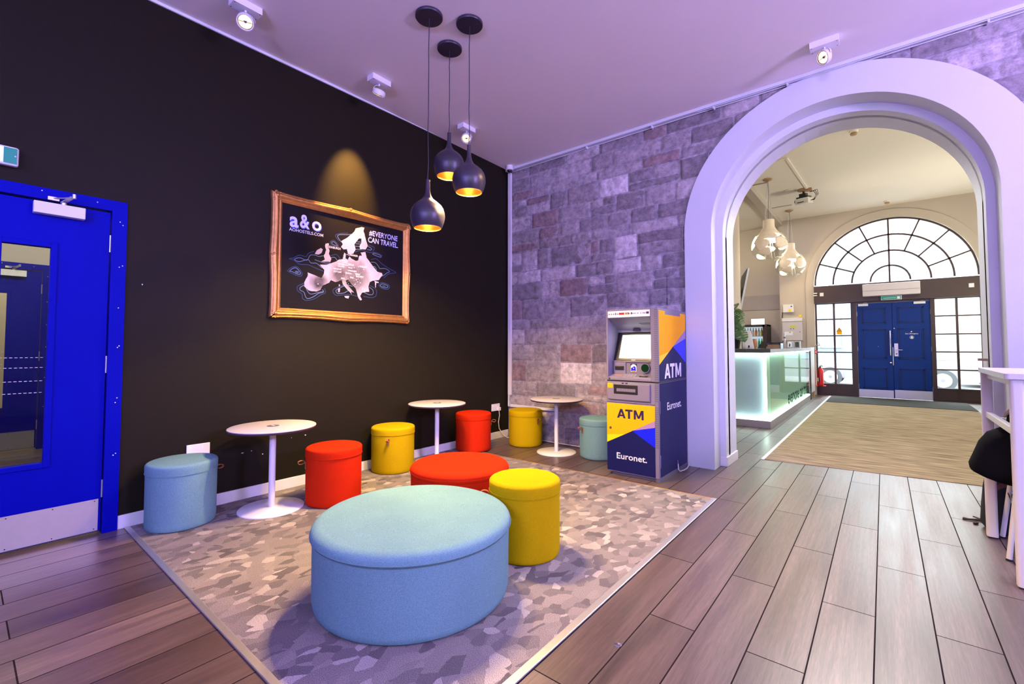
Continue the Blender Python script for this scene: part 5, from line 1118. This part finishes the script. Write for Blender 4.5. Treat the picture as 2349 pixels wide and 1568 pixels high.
t = thing('pump_bottle', 'slim white upright bottle with a grey band on the counter', 'bottle', (-1.605, 11, 1.156)); f = MB(); f.lathe([(.020, 0), (.022, .01), (.022, .20)], -1.605, 11.0, 1.1565, 20); f.build('bottle_body', 'white', t); f = MB(); f.lathe([(.0215, .20), (.0215, .235)], -1.605, 11.0, 1.1565, 20); f.build('band', 'atmgrey', t); f = MB(); f.lathe([(.020, .235), (.023, .31), (.010, .315)], -1.605, 11.0, 1.1565, 20); f.build('cap', 'white', t)
for x0, x1, lab, k in ((-1.558, -1.452, 'white framed leaflet box with grey picture, left one on the counter', 'screengrey'), (-1.432, -1.322, 'white framed leaflet box with green picture, right one near the counter end', 'leaf')):
    t = thing('leaflet_box', lab, 'leaflet box', ((x0+x1)/2, 11.0, 1.156)); f = MB(); f.box(x0, x1, 10.96, 11.04, 1.157, 1.298); f.build('box', 'white', t, smooth=False, bevel=.003); f = MB(); f.box(x0+.02, x1-.025, 10.957, 10.96, 1.175, 1.28); f.m(1); f.prism([(x0+.03, 1.19), (x1-.05, 1.18), (x1-.04, 1.23), (x0+.04, 1.265)], FY(10.957), .001, 0); f.build('picture_panel', [k, 'atmdark'], t, smooth=False)
# television
t = thing('television', 'thin black wall television seen edge on behind the counter', 'television', (-2.1, 10.0, 1.9))
n_t, n_b, f_t, f_b = Vector((-2.00, 9.80, 2.72)), Vector((-2.165, 9.80, 1.88)), Vector((-2.35, 10.90, 2.72)), Vector((-2.515, 10.90, 1.88))
u_ = (f_t-n_t).normalized(); v_ = (n_t-n_b).normalized(); nr = v_.cross(u_).normalized()
if nr.x < 0: nr = -nr
f = MB(); f.ringloft([[n_t, n_b, n_b-nr*.035, n_t-nr*.035], [f_t, f_b, f_b-nr*.035, f_t-nr*.035]]); f.build('television_body', 'black', t, smooth=False)
f = MB(); o_ = -u_*.004; f.ringloft([[n_t+o_, n_b+o_, n_b-nr*.030+o_, n_t-nr*.030+o_], [n_t+u_*.012+nr*.003, n_b+u_*.012+nr*.003, n_b+u_*.012-nr*.030, n_t+u_*.012-nr*.030]]); f.build('silver_edge', 'tvedge', t, smooth=False)
f = MB(); c_ = (n_t+f_b)/2-nr*.16; f.box(-.06, .06, -.12, .12, -.10, .10, Matrix.Translation(c_)); f.cyl(c_, c_+nr*.13, .03, 12); f.tube([c_, c_+Vector((-.35, 0, 0)), c_+Vector((-.4, 0, .4)), Vector((c_.x-.4, c_.y, HC))], .02, 8); f.build('mounting_arm', 'black', t)
# drinks fridge with bottles
t = thing('drinks_fridge', 'dark drinks fridge with lit shelves behind the counter', 'fridge', (-2.7, 13.62, 0))
f = MB(); f.box(-3.05, -2.345, 13.88, 13.92, .0, 1.765); f.box(-3.05, -3.01, 13.40, 13.90, 0, 1.765); f.box(-2.385, -2.345, 13.40, 13.90, 0, 1.765); f.box(-3.05, -2.345, 13.40, 13.90, 1.72, 1.765); f.box(-3.05, -2.345, 13.40, 13.90, 0, .12); cb = f.build('cabinet', 'black', t, smooth=False)
f = MB(); f.box(-3.01, -2.385, 13.86, 13.88, .12, 1.72); f.build('lit_back_panel', 'fridgein', t, smooth=False)
for z in (1.46, 1.165, .80, .45): f = MB(); f.box(-3.01, -2.385, 13.45, 13.86, z-.008, z); f.build('shelf', 'steel', t, smooth=False)
f = MB(); f.box(-3.045, -2.99, 13.37, 13.40, 0, 1.76); f.box(-2.445, -2.395, 13.37, 13.40, 0, 1.76); f.box(-3.04, -2.40, 13.37, 13.40, 1.70, 1.76); f.box(-2.395, -2.35, 13.375, 13.40, 0, 1.76); dd = f.build('door', 'beam', t, smooth=False); f = MB(); f.box(-2.99, -2.445, 13.38, 13.386, .05, 1.70); f.build('door_glass', 'glass', dd, smooth=False)
proto = {}
kinds = ['orangeb', 'yelb', 'pinkb', 'orangeb', 'pinkb', 'orangeb', 'pinkb', 'yelb']
def bottle(x, z, mk, h, lab, grp):
    f = MB(); f.lathe([(.024, 0), (.027, .01), (.027, h*.6), (.011, h*.82), (.011, h)], x, 13.50, z, 14); return tag(f.build('drink_bottle', mk), lab, 'bottle', grp)
names = {'orangeb': 'orange', 'yelb': 'yellow', 'pinkb': 'pale', 'greenb': 'green'}
for i, k in enumerate(kinds): bottle(-2.955+i*.066, 1.460, k, .22, names[k]+' drink bottle on the upper fridge shelf', names[k]+' bottles on the upper fridge shelf')
for i, k in enumerate(['pinkb', 'pinkb', 'greenb', 'pinkb', 'pinkb', 'pinkb', 'greenb', 'greenb']): bottle(-2.955+i*.066, 1.165, k, .23, names[k]+' drink bottle on the lower fridge shelf', names[k]+' bottles on the lower fridge shelf')
t = thing('light_box_sign', 'bright white lit box sign standing on the drinks fridge', 'sign', (-2.59, 13.6, 1.765)); f = MB(); f.box(-2.752, -2.428, 13.56, 13.64, 1.767, 1.925); f.build('casing', 'white', t, smooth=False); f = MB(); f.box(-2.747, -2.433, 13.557, 13.56, 1.772, 1.920); f.m(1); f.box(-2.66, -2.58, 13.556, 13.557, 1.84, 1.846); f.box(-2.56, -2.54, 13.556, 13.557, 1.835, 1.85); f.build('lit_face', ['signlit', 'atmgrey'], t, smooth=False)
# ================================================================ HALL CEILING THINGS
def shard_lamp(x, y, lab):
    t = thing('globe_pendant_lamp', lab, 'pendant lamp', (x, y, HC), 'globe pendant lamps made of pale curved shards')
    f = MB(); f.lathe([(.085, -.002), (.080, -.018), (.02, -.045)], x, y, HC, 28); f.build('ceiling_canopy', 'woodlight', t)
    for k in range(4):
        a = PI/4+k*PI/2; f = MB(); f.cyl((x+.01*math.cos(a), y+.01*math.sin(a), HC-.03), (x+.09*math.cos(a), y+.09*math.sin(a), 3.62), .0022, 6); f.build('suspension_wire', 'steel', t)
    f = MB(); f.tube([(x, y, HC-.03), (x+.01, y, 4.1), (x-.004, y, 3.8), (x, y, 3.62)], .004, 6); f.build('cord', 'atmdark', t)
    f = MB(); f.lathe([(.098, 3.63), (.100, 3.50), (.103, 3.485), (.150, 3.40), (.205, 3.335)], x, y, 0, 40, cap0=True, cap1=False); nk = f.build('neck', 'shadeglow', t, ang=.9); nk.modifiers.new('solid', 'SOLIDIFY').thickness = .005
    r_ = random.Random(4); cz, r0 = 3.125, .31
    f = MB(); f.lathe([(r0*1.01*math.cos(R(a)), cz+r0*1.01*math.sin(R(a))) for a in range(-62, 46, 6)], x, y, 0, 40, cap0=False, cap1=False); f.build('glass_globe', 'glass', t, ang=2)
    for k in range(13):
        la = R([35, 38, 30, 36, 5, -2, 8, 0, 3, -30, -34, -28, -62][k]); lo = R([0, 90, 185, 270, 40, 110, 180, 255, 325, 20, 140, 265, 0][k]); sz = .13 if k < 9 else .09
        cdir = Vector((math.cos(la)*math.cos(lo), math.cos(la)*math.sin(lo), math.sin(la))); q = cdir.to_track_quat('Z', 'Y').to_matrix()
        f = MB(); m_ = 16; sx, sy = r_.uniform(.85, 1.3), r_.uniform(.6, .9); rings = []
        for fr in (.02, .5, .8, 1):
            ring = []
            for i in range(m_):
                a = 2*PI*i/m_; rad = sz*fr*(1+.16*math.sin(3*a+k)); p = Vector((rad*sx*math.cos(a), rad*sy*math.sin(a), 0)); p.z = math.sqrt(max(.001, r0*r0-p.x**2-p.y**2)); ring.append(Vector((x, y, cz))+q @ p)
            rings.append(ring)
        f.ringloft(rings, cap1=False); s_ = f.build('glass_shard', 'shadeglow', t, ang=2); s_.modifiers.new('solid', 'SOLIDIFY').thickness = .004
    f = MB(); f.sphere((x, y, 3.26), .045, 14, 10); f.build('light_bulb', mat('globe_bulb', (1, .9, .7), .4, emit=(1, .78, .42), es=9), t)
    f = MB()
    for k in range(5):
        a = 2*PI*k/5; f.cyl((x+.03*math.cos(a), y+.03*math.sin(a), 3.35), (x+.10*math.cos(a), y+.10*math.sin(a), 2.88), .0022, 6)
    f.cyl((x, y, 3.3), (x, y, 3.5), .02, 12); f.build('inner_rods', 'white', t)
    L = bpy.data.lights.new('globe_light', 'POINT'); L.energy = 30; L.color = (1, .76, .46); L.shadow_soft_size = .06; o = bpy.data.objects.new('globe_light', L); C.objects.link(o); o.parent = t; o.location = (0, 0, 3.17-HC)
shard_lamp(-1.665, 9.88, 'nearer and brighter globe lamp of pale shards in the hall')
shard_lamp(-1.668, 12.50, 'farther globe lamp of pale shards, partly behind the nearer one')
t = thing('projector', 'white projector hanging from the hall ceiling with black cables', 'projector', (-1.2, 11.0, HC))
T = Matrix.Translation((-1.205, 11.0, 4.20)) @ Matrix.Rotation(R(-14), 4, 'Z') @ Matrix.Rotation(R(8), 4, 'X')
f = MB(); f.box(-.125, .125, -.12, .12, -.07, .045, T); bdy = f.build('body', 'projector', t, smooth=False, bevel=.012); f = MB(); f.box(-.08, .04, -.124, -.12, -.045, -.03, T); f.cyl(T @ Vector((-.128, -.05, 0)), T @ Vector((-.145, -.05, 0)), .035, 20); f.build('lens', 'black', bdy)
f = MB(); f.box(-.10, .11, -.10, .10, .047, .075, T); f.box(-.06, .06, -.06, .06, .07, .14, T); f.cyl((-1.205, 11, 4.30), (-1.205, 11, HC), .02, 12); f.build('mount', 'black', t)
f = MB(); f.lathe([(.11, 0), (.11, -.025)], -1.20, 11.0, HC, 24); f.box(-1.22, -1.06, 10.94, 11.06, 4.385, 4.43); f.build('ceiling_plate', 'woodlight', t)
f = MB()
for k in range(3): f.tube([(-1.10, 11.0, 4.36), (-1.03+.03*k, 10.98, 4.36+.01*k), (-.99+.02*k, 10.96, 4.28), (-1.02, 10.95, 4.19-.01*k), (-1.08, 10.94, 4.17)], .006, 6)
f.build('cables', 'black', t)
f = MB(); f.box(-1.42, -1.205, 8.935, 8.965, 4.405, 4.43); f.ringloft([[(-1.235, 8.95, 4.405), (-1.195, 8.95, 4.405), (-1.195, 8.95, 4.43), (-1.235, 8.95, 4.43)], [(-1.160, 10.92, 4.405), (-1.120, 10.92, 4.405), (-1.120, 10.92, 4.43), (-1.160, 10.92, 4.43)]]); tag(f.build('ceiling_conduit', 'hallceil', smooth=False), 'pale cable conduit on the hall ceiling leading to the projector', 'conduit')
f = MB(); f.box(-1.99, -1.70, 10.03, 10.05, 4.412, 4.43); f.box(-1.95, -1.55, 12.0, 12.015, 4.416, 4.43); tag(f.build('ceiling_conduit', 'greypanel', smooth=False), 'thin conduit on the hall ceiling by the nearer globe lamp', 'conduit')
for x, y, lab in ((-.272, 8.45, 'smoke detector on the hall ceiling just inside the arch'), (.139, 13.05, 'smoke detector on the hall ceiling above the arched window')):
    t = thing('smoke_detector', lab, 'smoke detector', (x, y, HC)); f = MB(); f.lathe([(.055, 0), (.055, -.02), (.045, -.03)], x, y, HC, 28); f.build('base', 'hallceil', t); f = MB(); f.lathe([(.038, -.03), (.046, -.045), (.040, -.062), (.015, -.066)], x, y, HC, 24); f.build('sensor_cap', 'woodlight', t)
f = MB(); f.lathe([(.09, 0), (.09, -.012), (.07, -.016)], -1.447, 10.886, HC, 28); tag(f.build('ceiling_speaker', 'hallceil'), 'flat round cream speaker on the hall ceiling', 'speaker')
f = MB(); f.box(.572, .626, 5.07, 5.12, 1.083, 1.103); tag(f.build('wooden_peg', 'woodlight', smooth=False, bevel=.003), 'short light wood peg on the right arch jamb', 'peg')
# ================================================================ STREET OUTSIDE
f = MB(); f.box(-14, 14, 13.73, 16.0, -.10, -.03); f.box(-14, 14, 15.9, 16.0, -.12, -.02); f.box(-14, 14, 23.5, 26, -.12, -.02); struct(f.build('pavement', 'pave', smooth=False))
f = MB(); f.box(-14, 14, 16.0, 23.5, -.16, -.11); struct(f.build('road', 'asphalt', smooth=False))
def car(x0, x1, y, wheels, lab, flip=1):
    t = thing('car', lab, 'car', ((x0+x1)/2, y, -.11)); L = x1-x0; z0 = -.11
    base = [(0, .28), (.02, .55), (.06, .68), (.24, .80), (.27, .82), (.36, 1.20), (.42, 1.32), (.55, 1.40), (.72, 1.38), (.84, 1.22), (.93, .92), (.985, .85), (1, .5), (.99, .28)]
    if flip < 0: base = [(1-a, b) for a, b in base][::-1]
    f = MB(); rings = []
    for yy, k in ((-.82, .90), (-.80, .985), (-.6, 1), (.6, 1), (.80, .985), (.82, .90)):
        rings.append([(x0+L*(.5+(a-.5)*(.98+.02*k)), y+yy*(1-.22*max(0, b-.85)), z0+b*(.97+.03*k)) for a, b in base])
    f.ringloft(rings); body = f.build('car_body', 'carwhite', t, ang=.6)
    f = MB(); q = [(.31, .88), (.385, 1.20), (.44, 1.29), (.56, 1.33), (.70, 1.31), (.80, 1.17), (.87, .90)]
    if flip < 0: q = [(1-a, b) for a, b in q][::-1]
    for s in (-1, 1): f.prism([(x0+L*a, z0+b) for a, b in q], lambda u, v, d, s=s: (u, y+s*(.825*(1-.22*max(0, v-z0-.85))+d), v), 0, .006)
    f.build('side_windows', 'carglass', t, smooth=False)
    for wx in wheels:
        for s in (-1, 1):
            f = MB(); f.cyl((wx, y+s*.66, z0+.31), (wx, y+s*.84, z0+.31), .31, 32); w = f.build('wheel', 'tyre', t); f = MB(); f.cyl((wx, y+s*.835, z0+.31), (wx, y+s*.85, z0+.31), .20, 24); f.m(1); f.cyl((wx, y+s*.85, z0+.31), (wx, y+s*.86, z0+.31), .05, 12); f.build('wheel_rim', ['steel', 'atmdark'], w)
            f = MB(); f.prism([(wx+.37*math.cos(a), z0+.31+.37*math.sin(a)) for a in [PI*k/16 for k in range(17)]], lambda u, v, d, s=s: (u, y+s*(.826+d), v), 0, .006); f.build('wheel_arch', 'atmgrey', t, smooth=False)
car(-2.05, 2.0+.1, 18.9, (-1.37, 1.30), 'pale silver car parked outside, seen through the left side window', 1)
car(2.35-.6+.1, 6.0, 19.0+1.9, (2.62, 5.2), 'pale silver car farther along the street, seen through the right window', -1)
for x0, x1, h, m_, lab in ((-12, -3.2, 7, 'facade', 'pale stone building across the street, left'), (-3.2, -.75, 8, 'facadeblue', 'pale blue building across the street, behind the doors'), (-.75, 2.6, 7, 'facade', 'pale building with red brick base across the street'), (2.6, 12, 8, 'facade', 'pale building across the street, right')):
    t = thing('street_building', lab, 'building', ((x0+x1)/2, 27, 0)); f = MB(); f.box(x0, x1, 26, 30, -.1, h); f.build('wall', m_, t, smooth=False)
    n = max(1, int((x1-x0)/1.8))
    for i in range(n):
        for z in (1.2, 3.6):
            a = x0+(x1-x0)*(i+.5)/n; f = MB(); f.box(a-.45, a+.45, 25.95, 26.02, z, z+1.4); w = f.build('window', 'carglass' if z < 2 and i % 2 else 'facadeblue', t, smooth=False)
            f = MB(); f.box(a-.50, a+.50, 25.90, 25.99, z-.08, z); f.box(a-.02, a+.02, 25.92, 25.96, z, z+1.4); f.build('glazing_bar', 'white', w, smooth=False)
    if 'brick' in lab: f = MB(); f.box(x0+.3, x1-.2, 25.9, 26.0, -.1, .9); f.build('brick_base', 'brick', t, smooth=False)

# ================================================================ LIGHT
def area(name, loc, target, sx, sy, e, col, spread=180):
    L = bpy.data.lights.new(name, 'AREA'); L.shape = 'RECTANGLE'; L.size = sx; L.size_y = sy; L.energy = e; L.color = col; L.spread = R(spread)
    o = bpy.data.objects.new(name, L); C.objects.link(o); o.location = loc; o.rotation_euler = (Vector(target)-Vector(loc)).to_track_quat('-Z', 'Y').to_euler(); return o
area('front_room_fill', (2.9, -1.4, 2.7), (-1.2, 4.4, 1.6), 1.8, 1.2, 74, (.74, .84, .78))  # added neutral fill behind the camera, no fixture modelled
area('violet_ceiling_fill', (3.4, 2.5, 2.5), (1.2, 2.0, 3.6), 1.2, .5, 355, (.48, .33, .94))  # added violet fill to lift the ceiling from the right, no real fixture
area('violet_ceiling_fill', (.4, -3.0, 2.3), (-.4, -1.0, 3.6), 1.2, .5, 290, (.36, .27, .93))  # second added violet fill, from the unseen front end of the lounge
area('left_wall_blue_fill', (-1.6, -2.7, 2.7), (-3.92, .2, 1.9), .8, .8, 34, (.20, .22, 1.0), 110)  # added unseen blue fill for the dark wall and blue door
area('hall_entry_fill', (-.3, 6.6, 4.36), (-.6, 3.0, 0), 1.0, .8, 130, (1.0, .97, .88), 120)  # added fill hidden above the arch, brightens the lounge floor
area('hall_down_fill', (1.3, 8.6, 4.38), (.6, 8.6, 0), 1.2, 5.0, 330, (1.0, .92, .80))  # extra out-of-view fill added to brighten the hall
area('hall_office_fill', (-3.6, 11.2, 4.2), (-3.2, 12.6, 1.0), 1.2, 1.2, 60, (1.0, .9, .78))  # extra fill added for the nook behind the counter
area('hall_upward_fill', (2.2, 11.4, 1.8), (-1.0, 11.4, 4.4), 1.0, .5, 70, (1.0, .92, .78))  # extra upward fill added for the hall ceiling
area('corridor_light', (-5.9, .6, 3.2), (-6.4, .4, .4), 1.0, 1.0, 60, (1.0, .88, .70))
area('far_room_light', (-8.8, .6, 3.2), (-8.8, .4, .4), .8, .8, 50, (1.0, .78, .50))
L = bpy.data.lights.new('recess_light', 'AREA'); L.size = .25; L.size_y = .04; L.shape = 'RECTANGLE'; L.energy = .5; L.color = (.9, 1, .85); o = bpy.data.objects.new('recess_light', L); C.objects.link(o); o.location = (-1.82, 4.06, 1.40)
for nm, loc, sx, sy in (('window_portal', (WCX, 13.62, 3.4), 2.9, 1.45), ('window_portal', (-.92, 13.62, 1.25), .75, 2.0), ('window_portal', (1.23, 13.62, 1.25), .75, 2.0)):
    o = area(nm, loc, (loc[0], 0, loc[2]), sx, sy, 1, (1, 1, 1)); o.data.cycles.is_portal = True
w = bpy.data.worlds.new('overcast_sky'); scene.world = w; w.use_nodes = True
nt = w.node_tree; nt.nodes.clear(); bg = nt.nodes.new('ShaderNodeBackground'); ow = nt.nodes.new('ShaderNodeOutputWorld'); bg.inputs[0].default_value = (.93, .97, 1, 1); bg.inputs[1].default_value = 22.0; nt.links.new(bg.outputs[0], ow.inputs[0])
# ================================================================ CAMERA
cam = bpy.data.cameras.new('camera'); cam.sensor_width = 36; cam.lens = 1042/2349*36; cam.shift_y = -31/2349; cam.clip_start = .05; cam.clip_end = 200
co_ = bpy.data.objects.new('camera', cam); C.objects.link(co_); co_.location = (0, 0, 1.2); co_.rotation_euler = (R(90+2.198), 0, R(39.267)); scene.camera = co_
vs = scene.view_settings; scene.display_settings.display_device = 'sRGB'; vs.view_transform = 'Standard'; vs.look = 'None'; vs.exposure = 0; vs.gamma = 1; vs.use_curve_mapping = False
cy = scene.cycles; cy.use_denoising = True; cy.max_bounces = 8; cy.diffuse_bounces = 4; cy.glossy_bounces = 4; cy.transparent_max_bounces = 12; cy.transmission_bounces = 6; cy.caustics_reflective = False; cy.caustics_refractive = False; cy.sample_clamp_indirect = 6
